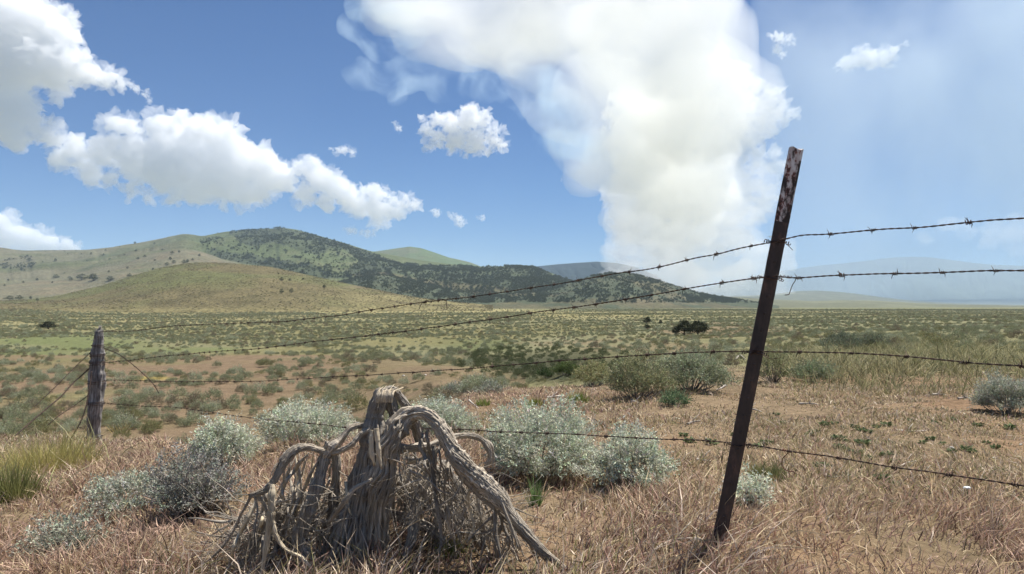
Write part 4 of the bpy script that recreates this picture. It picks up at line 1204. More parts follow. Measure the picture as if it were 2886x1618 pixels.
# the curled red tail of the lowest wire
def strand_thing(pts, Ys, rad, mat_, name, label, cat, group=None, parent=None, pname=None):
    c = spline(np.array(pts, float), 40)
    Y = np.interp(np.linspace(0, 1, 40), np.linspace(0, 1, len(Ys)), Ys)
    P3 = P(c[:, 0], c[:, 1], Y)
    o0 = P3[0]
    mb = MB(); mb.tube(P3 - o0, np.full(40, rad), sides=6)
    o = obj(name, mb.mesh(name), mat_, None, tuple(o0))
    tag(o, label, cat, group)
    return o
w4 = [o for o in SC.objects if o.get('label', '').startswith('lowest barbed')][0]
for pts, rr in [([(1968,1131),(1976,1134),(1982,1140),(1970,1152),(1967,1168),(1974,1180),(1986,1186),(1997,1186),(1999,1193)], 0.0014)]:
    c2 = spline(np.array(pts, float), 40); P2 = P(c2[:, 0], c2[:, 1], fence_Y(c2[:, 0]) + 0.012)
    mb = MB(); mb.tube(P2 - np.array(w4.location), np.full(40, rr), sides=6)
    mb.tube(P(wrapc((1966,1131), (1990,1136), 3, 0)[:, 0], wrapc((1966,1131), (1990,1136), 3, 0)[:, 1], fence_Y(1975) + 0.012) - np.array(w4.location), np.full(14, 0.0018), sides=6)
    obj('loose_end', mb.mesh('loose_end'), RUST_R, w4)

# metal T-post
def t_post():
    Yb = 2.33
    foot = P(1803.0, 1392.0, Yb + 0.01); top = P(2003.0, 375.0, 2.27)
    ax = top - foot; L = np.linalg.norm(ax); ax = ax / L
    fr = np.array([0.10, -1.0, 0.0]); fr = fr - ax * fr.dot(ax); fr /= np.linalg.norm(fr)   # the flat face, turned to the camera
    sx = np.cross(fr, ax) * -1.0
    R = np.stack([sx, fr, ax], 1)
    def loc(p): return np.asarray(p) @ R.T
    root = empty('metal_fence_post', tuple(foot))
    hw = 0.0225; th = 0.0045; stem = 0.040
    prof = np.array([(-hw, 0.0015), (-hw * 0.55, 0.0035), (0, 0.0045), (hw * 0.55, 0.0035), (hw, 0.0015), (hw, -th * 0.6), (0.004, -th), (0.003, -stem), (-0.003, -stem), (-0.004, -th), (-hw, -th * 0.6)])
    def body(z0, z1, name, mat_, grow=0.0):
        nz = max(4, int((z1 - z0) / 0.02))
        z = np.linspace(z0, z1, nz)
        r = np.random.default_rng(3)
        pr = prof * (1 + grow)
        V = np.array([[x + 0.0006 * vnoise(np.array(zz * 30), np.array(x * 99))[()] , y, zz] for zz in z for x, y in pr])
        if z1 > L - 0.01:
            V[-len(pr):, 2] += np.array([0.004 * math.sin(k * 1.7) + 0.002 for k in range(len(pr))])
        m = len(pr)
        i = np.arange(nz - 1)[:, None] * m; j = np.arange(m)[None]; jn = (j + 1) % m
        Q = np.stack([i + j, i + j + m, i + jn + m, i + jn], -1).reshape(-1, 4)
        caps = []
        for o_ in (0, (nz - 1) * m):
            c = len(V); V = np.vstack([V, V[o_:o_ + m].mean(0) * [0.3, 0.3, 1]])
            caps += [[c, o_ + k, o_ + (k + 1) % m] for k in range(m)]
        me = mesh(name, loc(V), [Q[:, ::-1], np.array(caps)], smooth=False)
        return me
    zp = L * (1 - (556 - 375) / (1392 - 375.0))
    dark = post_mat('dark_rusty_paint', False); white = post_mat('flaking_white_paint', True)
    obj('post_body', body(0, zp, 'post_body', dark), dark, root)
    obj('painted_tip', body(zp, L, 'painted_tip', white, 0.02), white, root)
    k = 0; z = 0.10
    for zz in np.arange(0.12, zp - 0.02, 0.054):
        mb = MB()
        c = np.array([0.0, 0.0045, zz])
        q = np.array([[-.004, 0, -.005], [.004, 0, -.005], [.004, 0, .004], [-.004, 0, .004], [-.0025, .0022, -.002], [.0025, .0022, -.002], [.0025, .0022, .002], [-.0025, .0022, .002]]) + c - [0, 0.0005, 0]
        Q = [[4, 5, 6, 7], [0, 1, 5, 4], [1, 2, 6, 5], [2, 3, 7, 6], [3, 0, 4, 7]]
        mb.add(loc(q), Q, np.zeros((0, 3), int))
        obj('stud', mb.mesh('stud', smooth=False), dark, root)
    # wire clips holding the four wires to the flat face
    for py_ in (606, 697, 885, 1117):
        f = (1392 - py_) / (1392 - 375.0); zz = L * f
        mb = MB()
        t = np.linspace(0, 1, 24)
        x = -hw - 0.006 + (2 * hw + 0.012) * t; y = 0.007 - 0.016 * np.abs(t - 0.5) ** 3 * 8; z = zz + 0.006 * (t - 0.5) + 0.0008 * np.sin(t * 20)
        mb.tube(loc(np.stack([x, y, z], -1)), np.full(24, 0.0016), sides=6)
        for sgn in (-1, 1):
            th_ = np.linspace(0, 4 * math.pi, 26)
            mb.tube(loc(np.stack([sgn * (hw + 0.005 + 0.0012 * th_), -0.006 + np.cos(th_) * 0.005, zz + 0.003 * sgn + np.sin(th_) * 0.005], -1)), np.full(26, 0.0013), sides=5)
        obj('wire_clip', mb.mesh('wire_clip'), RUST, root)
    tag(root, 'leaning dark metal fence post with flaking white and red paint on its top', 'fence post')

def post_mat(name, white):
    m, t, b = new_mat(name)
    N, L = t.nodes, t.links
    tc = N.new('ShaderNodeTexCoord')
    mp = N.new('ShaderNodeMapping'); mp.inputs['Scale'].default_value = (1, 1, 0.45)
    L.new(tc.outputs['Object'], mp.inputs[0])
    def nz(sc, det=6, rough=0.6):
        n = N.new('ShaderNodeTexNoise'); n.inputs['Scale'].default_value = sc; n.inputs['Detail'].default_value = det; n.inputs['Roughness'].default_value = rough
        L.new(mp.outputs[0], n.inputs['Vector']); return n
    def ramp(src, stops):
        r = N.new('ShaderNodeValToRGB'); e = r.color_ramp.elements
        e[0].position, e[0].color = stops[0][0], (*stops[0][1], 1); e[1].position, e[1].color = stops[-1][0], (*stops[-1][1], 1)
        for p_, c_ in stops[1:-1]:
            k = e.new(p_); k.color = (*c_, 1)
        L.new(src, r.inputs[0]); return r
    if white:
        a = nz(62, 8, 0.7); r1 = ramp(a.outputs[0], [(0.40, (0.05, 0.022, 0.018)), (0.45, (0.22, 0.07, 0.05)), (0.475, (0.45, 0.38, 0.36)), (0.6, (0.62, 0.60, 0.60))])
        d = nz(26, 5); r2 = ramp(d.outputs[0], [(0.50, (0, 0, 0)), (0.56, (1, 1, 1))])
        mx = N.new('ShaderNodeMix'); mx.data_type = 'RGBA'
        L.new(r2.outputs[0], mx.inputs[0]); L.new(r1.outputs[0], mx.inputs[6])
        r3 = ramp(a.outputs[0], [(0.45, (0.02, 0.012, 0.01)), (0.55, (0.06, 0.04, 0.032)), (0.66, (0.45, 0.42, 0.4))])
        L.new(r3.outputs[0], mx.inputs[7])
        L.new(mx.outputs[2], b.inputs['Base Color'])
    else:
        a = nz(18, 8, 0.7)
        r1 = ramp(a.outputs[0], [(0.35, (0.018, 0.014, 0.013)), (0.52, (0.045, 0.030, 0.026)), (0.66, (0.12, 0.066, 0.048))])
        L.new(r1.outputs[0], b.inputs['Base Color'])
    b.inputs['Roughness'].default_value = 0.62
    bp = N.new('ShaderNodeBump'); bp.inputs['Strength'].default_value = 0.5; bp.inputs['Distance'].default_value = 0.001
    L.new(a.outputs[0], bp.inputs['Height']); L.new(bp.outputs[0], b.inputs['Normal'])
    return m
t_post()

# wooden post at the left
GREYWOOD = wood_mat('grey_post_wood', (0.035, 0.03, 0.027), (0.17, 0.155, 0.14), (0.44, 0.41, 0.38), vscale=6, uscale=14, pos=0.40)
STRAWM = noise_mat('pale_dry_wood', (0.42, 0.36, 0.28), (0.62, 0.56, 0.48), 40)
def wood_post():
    Yp = 8.1
    foot = P(237.0, 1112.0, Yp); 
    root = empty('wooden_fence_post', tuple(foot))
    c = np.array([(237,1112,19),(236,1080,17),(238,1040,18),(241,1000,19),(243,960,19.5),(244,925,18),(245,900,16),(246,880,16.5),(248,860,13),(249,845,12),(250,834,9),(251,828,4)], float)
    s = spline(c, 90)
    P3 = P(s[:, 0], s[:, 1], Yp) - foot
    r = s[:, 2] * Yp / F * 0.78
    s_ = np.linspace(0, 1, 90)
    r = r * (1 + 0.10 * vnoise(s_ * 22, 0 * s_, seed=4) + 0.08 * vnoise(s_ * 60, 0 * s_, seed=6))
    mb = MB(); mb.tube(P3, r, sides=48, ridge=0.42, nridge=9, seed=12, jag=0.05)
    obj('shaft', mb.mesh('shaft'), GREYWOOD, root)
    # splintered crown
    rr = np.random.default_rng(4)
    mb = MB()
    for k in range(9):
        a = rr.uniform(0, 6.28); x, y = math.cos(a) * 0.035, math.sin(a) * 0.035
        q = P(249.0, 850.0, Yp) - foot + np.array([x, y, 0])
        mb.tube(spline([q, q + [x * 0.1, 0, 0.05], q + [x * 0.3, 0, 0.07 + rr.uniform(0, 0.05)]], 5), [0.012, 0.009, 0.006, 0.004, 0.001], sides=6, ridge=0.2, seed=k)
    obj('splintered_top', mb.mesh('splintered_top'), GREYWOOD, root)
    for py_, n_ in ((868, 2), (893, 2), (912, 4), (960, 3), (1012, 3), (1098, 2)):
        mb = MB()
        f = np.interp(py_, c[::-1, 1], c[::-1, 0]); rad = np.interp(py_, c[::-1, 1], c[::-1, 2]) * Yp / F
        q = P(float(f), float(py_), Yp) - foot
        for j in range(n_):
            th = np.linspace(0, 2 * math.pi, 40)
            tilt = rr.uniform(-0.2, 0.2)
            mb.tube(np.stack([q[0] + np.cos(th) * (rad + 0.006), q[1] + np.sin(th) * (rad + 0.006), q[2] + (j - n_ / 2) * 0.012 + np.cos(th) * rad * tilt], -1), np.full(40, 0.0028), sides=5, cap=False)
        obj('wire_wrap', mb.mesh('wire_wrap'), RUST, root)
    mb = MB(); a_ = P(240.0, 1126.0 - 0, Yp - 0.11) - foot
    mb.tube([P(240.0, 1124 - 120, Yp - 0.11) - foot + [0, 0, 0], P(247.0, 1135 - 120, Yp - 0.13) - foot], [0.012, 0.011], sides=6)
    tag(root, 'weathered wooden fence post with splintered top and wire wraps at left', 'fence post')
wood_post()
strand_thing([(242,1124-0),(246,1131),(250,1139)], [7.95, 7.93, 7.9], 0.013, STRAWM, 'wood_chip', 'pale wood splinter sticking out low on the wooden post', 'splinter')

for pts, Ys, lab, sd_ in [
    ([(232,882),(190,922),(140,972),(90,1020)], [8.1, 7.9, 7.6, 7.4], 'thin brace wire running down left from the upper part of the wooden post', 21),
    ([(230,922),(205,945),(185,962),(150,1000),(100,1042),(40,1095)], [8.1, 8.0, 7.9, 7.6, 7.3, 6.9], 'heavy twisted brace wire slanting down left from the middle of the wooden post', 22),
    ([(228,990),(190,1018),(150,1045),(120,1070)], [8.1, 7.9, 7.7, 7.6], 'short lower brace wire slanting left from the wooden post', 23),
    ([(231,935),(224,980),(217,1020),(203,1060),(185,1092),(172,1120)], [8.0, 7.9, 7.8, 7.7, 7.6, 7.5], 'nearly upright slack wire hanging beside the left side of the wooden post', 24),
    ([(262,876),(300,892),(335,918),(362,942),(385,965),(400,990)], [8.1, 8.0, 7.9, 7.8, 7.7, 7.7], 'thin slack wire drooping right from the wooden post', 25)]:
    wire(pts, lab, depth=Ys, dy=0, rad=0.0042 if sd_ in (22, 24) else 0.0026, barb=0.16, seed=sd_, group='slack wires on the wooden post', barbed=sd_ in (22, 24, 25), name='barbed_wire' if sd_ in (22, 24, 25) else 'brace_wire')

# ------------------------------------------------------------------ the dead juniper stump
WG = wood_mat('weathered_grey_wood', (0.030, 0.022, 0.017), (0.50, 0.42, 0.32), (0.88, 0.82, 0.70), vscale=1.4, uscale=34, pos=0.46, bump=1.0)
WD = wood_mat('dark_fibrous_wood', (0.020, 0.016, 0.013), (0.37, 0.32, 0.26), (0.80, 0.73, 0.61), vscale=1.2, uscale=40, pos=0.46, bump=1.0)
WP = wood_mat('pale_bare_wood', (0.22, 0.16, 0.10), (0.52, 0.42, 0.28), (0.74, 0.65, 0.50), vscale=3.0, uscale=12, pos=0.40, bump=0.5)
SY = 2.45
STUMP0 = P(930.0, 1500.0, SY); STUMP0[2] = ground_z(STUMP0[0], SY)
stump = empty('juniper_stump', tuple(STUMP0))
tag(stump, 'huge weathered grey dead juniper root stump with drooping gnarled limbs in the foreground', 'tree stump')
def limb(name, ctrl, mat_, n=None, sides=36, ridge=0.30, nridge=7, seed=0, twist=3.0, strands=0, jag=0.02, flat=None, lump=0.18, lab=None):
    ridge = ridge * 1.25
    c = np.array(ctrl, float)                # px, py, depth offset, radius px
    n = n or 22 * len(c)
    s = spline(c, n)
    Y = SY + s[:, 2]
    P3 = P(s[:, 0], s[:, 1], Y) - STUMP0
    rad = np.maximum(s[:, 3], 0.6) * Y / F
    k = np.linspace(0, len(c), n)
    rad = rad * (0.74 if name == 'limb' else 0.92 if name.startswith('trunk') else 1.0) * (1 + lump * vnoise(k * 1.3, 0 * k, seed=seed) + lump * 0.5 * vnoise(k * 4.1, 0 * k, seed=seed + 1))
    mb = MB()
    mb.tube(P3, rad, sides=sides, ridge=ridge, nridge=nridge, seed=seed, twist=twist, jag=jag, flat=flat)
    r = np.random.default_rng(seed + 500)
    strands = int(strands * 1.7)
    if strands:
        T, A, B = frames(P3 + 1e-6)
        for j in range(strands):
            a = r.uniform(0, 6.28); i0 = int(r.uniform(0, n * 0.6)); i1 = int(min(n - 1, i0 + n * r.uniform(0.25, 0.7)))
            ii = np.arange(i0, i1)
            if len(ii) < 6: continue
            an = a + twist * 0.25 * np.linspace(0, 1, len(ii)) + 0.25 * vnoise(ii * 0.05, 0 * ii + j, seed=seed)
            off = rad[ii] * (1.0 + 0.16 * vnoise(ii * 0.09, 0 * ii + j * 3.0, seed=seed + 2))
            off[-3:] *= 1.05
            q = P3[ii] + A[ii] * (np.cos(an) * off)[:, None] + B[ii] * (np.sin(an) * off)[:, None]
            w = rad.mean() * r.uniform(0.05, 0.15) + 0.0008
            mb.tube(q, np.sin(np.linspace(0.25, math.pi - 0.05, len(ii))) * w + 0.0004, sides=6, ridge=0.2, seed=seed * 31 + j)
    o = obj(name, mb.mesh(name), mat_, stump)
    if lab: o['label'] = lab
    return o
L_ = limb
# main trunk sheets
L_('trunk', [(968,984,0,12),(960,994,0,20),(950,1020,0,20),(944,1050,0,20),(941,1090,0,25),(936,1140,0,34),(925,1210,0,47),(912,1290,0,57),(898,1370,0,68),(880,1460,0,78),(870,1540,0,84)], WD, sides=110, ridge=0.30, nridge=16, seed=3, twist=0.8, strands=90, n=300, flat=0.6)
L_('trunk_fork', [(1048,1040,-.02,15),(1020,1052,-.03,22),(1000,1075,-.04,25),(984,1110,-.05,27),(972,1160,-.05,28),(962,1220,-.05,29),(950,1290,-.04,30),(940,1370,-.03,32),(925,1460,0,36)], WG, sides=64, ridge=0.34, nridge=11, seed=5, twist=1.2, strands=40, n=260, flat=0.7)
L_('limb', [(955,1000,.0,16),(975,982,.02,13),(992,984,.03,13),(1008,1002,.04,14),(1024,1026,.05,14),(1040,1060,.07,13),(1052,1095,.09,13),(1066,1125,.10,12),(1078,1160,.1,9)], WD, seed=7, strands=22, ridge=0.4)
L_('limb', [(985,1000,.03,14),(988,1030,.03,18),(1000,1055,.03,18),(1010,1080,.05,12)], WD, seed=8, strands=10, ridge=0.4)
# long right limb
L_('limb', [(1000,1075,-.03,15),(1018,1050,-.03,20),(1045,1038,-.04,20),(1075,1043,-.05,21),(1100,1066,-.06,21),(1120,1098,-.07,22),(1142,1138,-.08,25),(1172,1172,-.09,25),(1208,1205,-.10,24),(1245,1240,-.12,20),(1280,1285,-.13,16),(1315,1328,-.15,13),(1350,1370,-.16,12),(1385,1402,-.18,10),(1416,1428,-.2,7)], WG, sides=60, ridge=0.42, nridge=9, seed=11, twist=7, strands=60, n=420)
L_('limb', [(1120,1120,-.02,9),(1150,1170,-.03,12),(1190,1222,-.05,13),(1240,1268,-.07,12),(1285,1310,-.09,9),(1330,1362,-.12,6),(1365,1400,-.15,4)], WG, seed=12, strands=20, ridge=0.4, twist=5)
L_('limb', [(1005,1128,.06,14),(1040,1126,.06,12),(1080,1122,.07,10),(1115,1108,.08,9),(1150,1097,.1,8),(1185,1096,.1,9),(1212,1106,.1,9),(1228,1128,.1,9),(1232,1155,.1,7),(1218,1178,.1,4)], WG, seed=13, strands=18, ridge=0.35)
L_('limb', [(1205,1104,.12,6),(1232,1116,.12,6),(1240,1140,.12,5),(1240,1170,.12,3)], WG, seed=14, strands=5)
# left side
L_('limb', [(960,1080,.02,8),(930,1072,.02,7),(900,1071,.0,8),(878,1080,-.02,8),(860,1102,-.03,10),(838,1122,-.04,15),(820,1140,-.04,16)], WG, seed=15, strands=18, ridge=0.35)
L_('limb', [(950,1090,-.02,7),(922,1084,-.04,8),(903,1097,-.05,8),(885,1118,-.06,8),(860,1133,-.05,9),(835,1138,-.04,10)], WG, seed=16, strands=12, ridge=0.35)
L_('limb', [(835,1118,-.04,18),(818,1145,-.04,20),(808,1185,-.05,19),(796,1230,-.06,20),(780,1275,-.07,20),(762,1318,-.07,19),(752,1350,-.07,18),(762,1385,-.08,16),(786,1420,-.09,16),(806,1470,-.1,17),(815,1540,-.1,16)], WD, sides=60, ridge=0.42, nridge=9, seed=17, twist=3, strands=55, n=300)
L_('limb', [(842,1140,-.01,12),(846,1180,.0,12),(842,1230,.02,13),(835,1290,.03,14),(820,1350,.05,14),(800,1440,.05,16)], WD, seed=18, strands=20, ridge=0.4)
L_('limb', [(828,1140,-.05,8),(802,1132,-.06,9),(772,1124,-.07,10),(745,1131,-.08,12),(722,1152,-.09,13),(705,1180,-.1,12),(690,1208,-.11,11),(668,1232,-.12,9),(638,1244,-.13,7)], WG, sides=44, ridge=0.36, seed=19, twist=5, strands=30, n=260)
L_('limb', [(700,1165,-.1,4),(692,1174,-.11,3),(684,1190,-.12,1)], WG, seed=20)
L_('limb', [(636,1242,-.13,6),(652,1252,-.12,6),(664,1270,-.11,6),(674,1292,-.1,6),(690,1330,-.08,5)], WG, seed=21, strands=6)
L_('limb', [(634,1242,-.13,6),(622,1266,-.13,4),(606,1295,-.13,4),(585,1340,-.12,3),(552,1385,-.1,3),(505,1425,-.08,2)], WG, seed=22, strands=4)
L_('limb', [(640,1246,-.13,4),(648,1280,-.13,3),(642,1320,-.14,3),(640,1345,-.14,2)], WD, seed=23)
L_('limb', [(686,1218,-.14,6),(684,1250,-.15,11),(683,1290,-.15,11),(677,1330,-.15,9),(668,1380,-.15,7),(662,1420,-.15,6),(656,1480,-.15,6)], WP, seed=24, ridge=0.2, strands=8, twist=1, lab='pale bare stick of the stump')
L_('limb', [(688,1310,-.15,5),(692,1335,-.16,6),(705,1365,-.16,6),(728,1388,-.17,5),(758,1402,-.17,4),(784,1430,-.18,3),(800,1470,-.18,3)], WP, seed=25, ridge=0.2, strands=4)
L_('splinter', [(936,1082,-.13,4),(934,1110,-.135,6),(935,1140,-.14,6),(940,1160,-.14,3)], WP, seed=26, ridge=0.2, twist=1, lab='pale bare splinter on the trunk')
L_('splinter', [(946,1078,-.13,5),(950,1110,-.135,6),(953,1140,-.14,5),(958,1168,-.14,2)], WP, seed=27, ridge=0.2, twist=1, lab='pale bare splinter on the trunk')
for q_ in range(16):
    x_ = 948 + q_ * 2.6; L_('splinter', [(x_ - 2, 1012, -.06, 2.6), (x_, 996, -.062, 2.8), (x_ + 4, 984 - 3 * math.sin(q_ * 1.9), -.05, 2.2), (x_ + 10 + q_ * 0.5, 979 - 5 * math.sin(q_ * 2.3), -.035, 0.8)], WP if q_ % 2 else WG, seed=800 + q_, ridge=0.3, n=30, sides=8)
L_('limb', [(936,1206,-.14,4),(912,1218,-.16,6),(888,1232,-.17,6),(870,1258,-.18,6),(852,1282,-.17,5),(832,1310,-.15,4)], WG, seed=29, strands=6)
# right of the trunk
L_('limb', [(1080,1130,.08,6),(1082,1170,.06,8),(1066,1225,.04,11),(1052,1262,.02,12),(1044,1310,.0,13),(1034,1360,-.02,12),(1018,1400,-.03,11),(1008,1470,-.04,11)], WD, seed=30, strands=22, ridge=0.38)
L_('limb', [(1092,1120,-.04,7),(1094,1150,-.05,7),(1090,1190,-.05,6),(1094,1240,-.05,5),(1102,1290,-.06,5),(1110,1350,-.06,4),(1104,1400,-.06,3)], WD, seed=31, strands=8)
L_('limb', [(1240,1252,-.1,7),(1244,1290,-.11,5),(1248,1340,-.12,5),(1256,1385,-.13,4),(1266,1440,-.13,3)], WD, seed=32, strands=6)
L_('limb', [(1262,1265,-.15,5),(1276,1300,-.16,4),(1292,1340,-.17,4),(1302,1372,-.18,3)], WG, seed=33, strands=4)
L_('limb', [(1345,1365,-.16,5),(1350,1392,-.17,3),(1346,1425,-.17,2),(1330,1460,-.17,2)], WD, seed=34)
L_('limb', [(1378,1398,-.18,5),(1376,1420,-.18,3),(1384,1445,-.19,2)], WD, seed=35)
L_('limb', [(970,1290,.12,10),(1000,1300,.12,14),(1040,1315,.1,16),(1080,1330,.08,15),(1115,1365,.06,12),(1150,1400,.05,10)], WD, seed=36, strands=26, ridge=0.4)
L_('limb', [(965,1180,.14,12),(1010,1220,.14,18),(1060,1250,.14,20),(1120,1290,.13,18),(1180,1330,.12,12),(1220,1390,.1,8)], WD, seed=37, strands=26, ridge=0.4)
L_('limb', [(820,1225,.06,10),(780,1245,.05,13),(740,1265,.04,13),(710,1290,.03,11),(680,1330,.02,9),(640,1370,.0,7)], WD, seed=38, strands=22, ridge=0.4)
L_('limb', [(800,1310,.03,9),(760,1345,.0,10),(720,1362,-.02,9),(690,1390,-.03,8),(650,1440,-.04,8)], WD, seed=39, strands=18, ridge=0.4)
L_('limb', [(1110,1160,.1,7),(1160,1230,.1,9),(1200,1290,.09,8),(1215,1350,.08,7),(1210,1420,.07,6)], WD, seed=40, strands=10, ridge=0.4)
# twigs: hanging roots under the limbs, each its own piece, then the fine mass
def twig(r, k):
    right = r.random() < 0.5
    if right:
        x0 = r.uniform(985, 1290); y0 = np.interp(x0, [985, 1100, 1300], [1110, 1140, 1290]) + r.uniform(0, 130)
        ang = r.normal(0.15, 0.7)
    else:
        x0 = r.uniform(600, 900); y0 = np.interp(x0, [600, 740, 900], [1290, 1230, 1180]) + r.uniform(10, 140)
        ang = r.normal(-0.5, 0.8)
    L = r.uniform(80, 260); dd = r.uniform(-0.12, 0.14)
    pts = []; x, y = x0, y0
    m = 6
    for j in range(m):
        pts.append((x, y, dd + 0.01 * r.normal(), 1))
        ang += r.normal(0, 0.28)
        x += math.sin(ang) * L / m; y += math.cos(ang) * L / m
    w0 = r.uniform(1.6, 4.2)
    pts = [(a, b, c, w0 * (1 - 0.75 * j / (m - 1))) for j, (a, b, c, _) in enumerate(pts)]
    return pts
rr = np.random.default_rng(41)
def strand_pts(r):
    if r.random() < 0.6:
        x0 = r.uniform(1010, 1380); y0 = np.interp(x0, [1010, 1060, 1120, 1180, 1250, 1310, 1385], [1060, 1050, 1105, 1180, 1250, 1325, 1400]) + r.uniform(2, 12); sl = r.uniform(-0.12, 0.45)
    else:
        x0 = r.uniform(635, 840); y0 = np.interp(x0, [635, 700, 745, 840], [1250, 1185, 1135, 1135]) + r.uniform(2, 12); sl = r.uniform(-0.55, 0.1)
    L = min(r.uniform(120, 380), 1470 - y0); dd = r.uniform(-0.09, 0.05); w0 = r.uniform(2.2, 5.2); b = r.normal() * 14
    return [(x0 + sl * L * t + b * math.sin(t * 3.1) + r.normal() * 3, y0 + L * t, dd + 0.02 * r.normal(), w0 * (0.25 + 1.0 * min(1, t * 5)) * (1 - 0.65 * t)) for t in np.linspace(0, 1, 9)]
for k in range(42):
    limb('hanging_root', strand_pts(rr), [WG, WD, WP][int(rr.choice(3, p=[0.5, 0.3, 0.2]))], n=50, sides=10, ridge=0.3, nridge=4, seed=900 + k)
for k in range(50):
    limb('twig', twig(rr, k), [WD, WG, WD, WP][int(rr.choice(4, p=[0.3, 0.42, 0.08, 0.2]))], n=36, sides=8, ridge=0.2, nridge=3, seed=600 + k)
mb = MB()
for k in range(1000):
    pts = np.array(twig(rr, k)); pts[:, 3] *= 0.40; pts[:, 2] += rr.uniform(-0.05, 0.12)
    sx = spline(pts, 12); Y = SY + sx[:, 2]
    mb.tube(P(sx[:, 0], sx[:, 1], Y) - STUMP0, np.maximum(sx[:, 3], 0.5) * Y / F, sides=5, seed=k)
o = obj('root_tangle', mb.mesh('root_tangle'), WG, stump); o['kind'] = 'stuff'
mb = MB()
for k in range(160):
    pts = np.array(twig(rr, k)); pts[:, 3] *= 1.6; pts[:, 2] = rr.uniform(0.16, 0.3)
    sx = spline(pts, 14); Y = SY + sx[:, 2]
    mb.tube(P(sx[:, 0], sx[:, 1], Y) - STUMP0, np.maximum(sx[:, 3], 0.5) * Y / F, sides=7, ridge=0.25, nridge=4, seed=k)
o = obj('inner_roots', mb.mesh('inner_roots'), WD, stump); o['kind'] = 'stuff'

# ------------------------------------------------------------------ fallen sticks, stones and low green herbs
PALEW = wood_mat('bleached_stick', (0.20, 0.16, 0.12), (0.42, 0.36, 0.29), (0.66, 0.60, 0.52), vscale=8, uscale=8)
def stick(pts, r0, mat_, label, up=0.015, name='fallen_stick', cat='stick'):
    G = []
    for (a, b) in pts: G.append(hit(a, b))
    G = np.array(G); Y = G[:, 1].mean()
    G[:, 1] = Y + (G[:, 1] - Y) * 0.5
    G = np.array([P(float(a), float(b), float(y)) for (a, b), y in zip(pts, G[:, 1])])
    rad = r0 * Y / F
    G[:, 2] += up
    o0 = G[0].copy(); s = spline(G - o0, 26)
    mb = MB(); mb.tube(s, np.linspace(rad, rad * 0.6, 26), sides=12, ridge=0.3, nridge=4, seed=int(pts[0][0]))
    mb.tube(spline([s[10], s[10] + [0.02, 0, 0.03], s[10] + [0.05, 0.02, 0.05]], 5), np.linspace(rad * .5, rad * .2, 5), sides=6)
    o = obj(name, mb.mesh(name), mat_, None, tuple(o0))
    tag(o, label, cat)
for a in [
 ([(1658,953),(1690,961),(1720,972)], 7, WD, 'grey fallen log leaning in the sagebrush left of the metal post'),
 ([(1377,1004),(1395,1001),(1420,1000)], 3.2, PALEW, 'pale stick lying between the two bright green clumps'),
 ([(1873,1035),(1893,1033),(1917,1041)], 3.0, PALEW, 'white stick with dark end just right of the metal post'),
 ([(1898,960),(1903,966),(1910,964)], 3.0, PALEW, 'small white wood chip touching the right edge of the metal post'),
 ([(1825,972),(1812,980),(1802,985)], 3.0, PALEW, 'pale chip beside the grey-green sagebrush left of the metal post'),
 ([(1752,1163),(1770,1165),(1790,1168)], 3.2, PALEW, 'pale stick lying left of the metal post level with the lowest wire'),
 ([(1590,1012),(1600,1015),(1604,1018)], 3.0, PALEW, 'small pale wood knot below the olive sagebrush'),
 ([(1610,985),(1614,994),(1618,1003)], 2.0, PALEW, 'short bleached stick standing at the foot of the olive sagebrush'),
 ([(2345,996),(2362,995),(2380,997)], 2.5, PALEW, 'thin pale stick in the grass left of the right edge bush'),
 ([(2410,1006),(2428,1004),(2446,1006)], 2.4, WD, 'dark stick on the ground left of the right edge bush'),
 ([(2255,1088),(2290,1090),(2330,1089)], 2.6, STRAWM, 'long straw-yellow stick on the open ground at right'),
 ([(2262,1182),(2280,1172),(2304,1166)], 2.4, PALEW, 'forked bleached twig touching the lowest wire at right'),
 ([(2308,1202),(2325,1206),(2345,1212)], 2.4, PALEW, 'bleached stick just below the lowest wire at right'),
 ([(1730,1072),(1745,1066),(1762,1064)], 2.8, WD, 'dark curled stick on the dry ground left of the metal post'),
 ([(2082,1206),(2105,1208),(2130,1205)], 2.6, WD, 'dark stick lying right of the red wire tail'),
 ([(1640,1400),(1690,1372),(1760,1368),(1810,1395)], 3.4, PALEW, 'curved dry root arching over the grass at the foot of the metal post'),
 ([(1520,945),(1550,960),(1572,975)], 2.4, PALEW, 'bare grey branch at the gully rim right of the small yellow-green bush'),
 ([(1180,1010),(1200,1028),(1225,1045)], 2.2, PALEW, 'thin grey branch on the slope right of the stump top'),
 ([(2010,1019),(2040,1019),(2060,1022)], 2.2, PALEW, 'faint pale stick right of the metal post near the grass'),
 ([(1850,905),(1862,895),(1875,905)], 2.4, WD, 'broken dark stick poking up left of the metal post below the third wire'),
 ([(70,1430),(68,1390),(74,1330)], 2.4, STRAWM, 'pale upright straw stalk near the lower left corner'),
 ([(5,1310),(45,1275),(85,1215)], 2.6, WD, 'dark bare stem rising right from the left edge')]:
    stick(*a)
FLOWER = noise_mat('white_petal', (0.75, 0.75, 0.72), (0.85, 0.85, 0.82), 10)
STONE = noise_mat('pale_stone', (0.30, 0.27, 0.22), (0.52, 0.48, 0.42), 20)
def stone(px, py, w, label):
    g = hit(px, py); Y = g[1]; s = w * Y / F
    bm_v = norm(np.random.default_rng(int(px)).normal(size=(26, 3)))
    import bmesh
    bm = bmesh.new()
    for v in bm_v: bm.verts.new(v * np.array([s * 0.5, s * 0.4, s * 0.28]))
    bmesh.ops.convex_hull(bm, input=bm.verts)
    me = bpy.data.meshes.new('stone'); bm.to_mesh(me); bm.free()
    tag(obj('stone', me, STONE, None, (g[0], g[1], g[2] + s * 0.12)), label, 'stone')
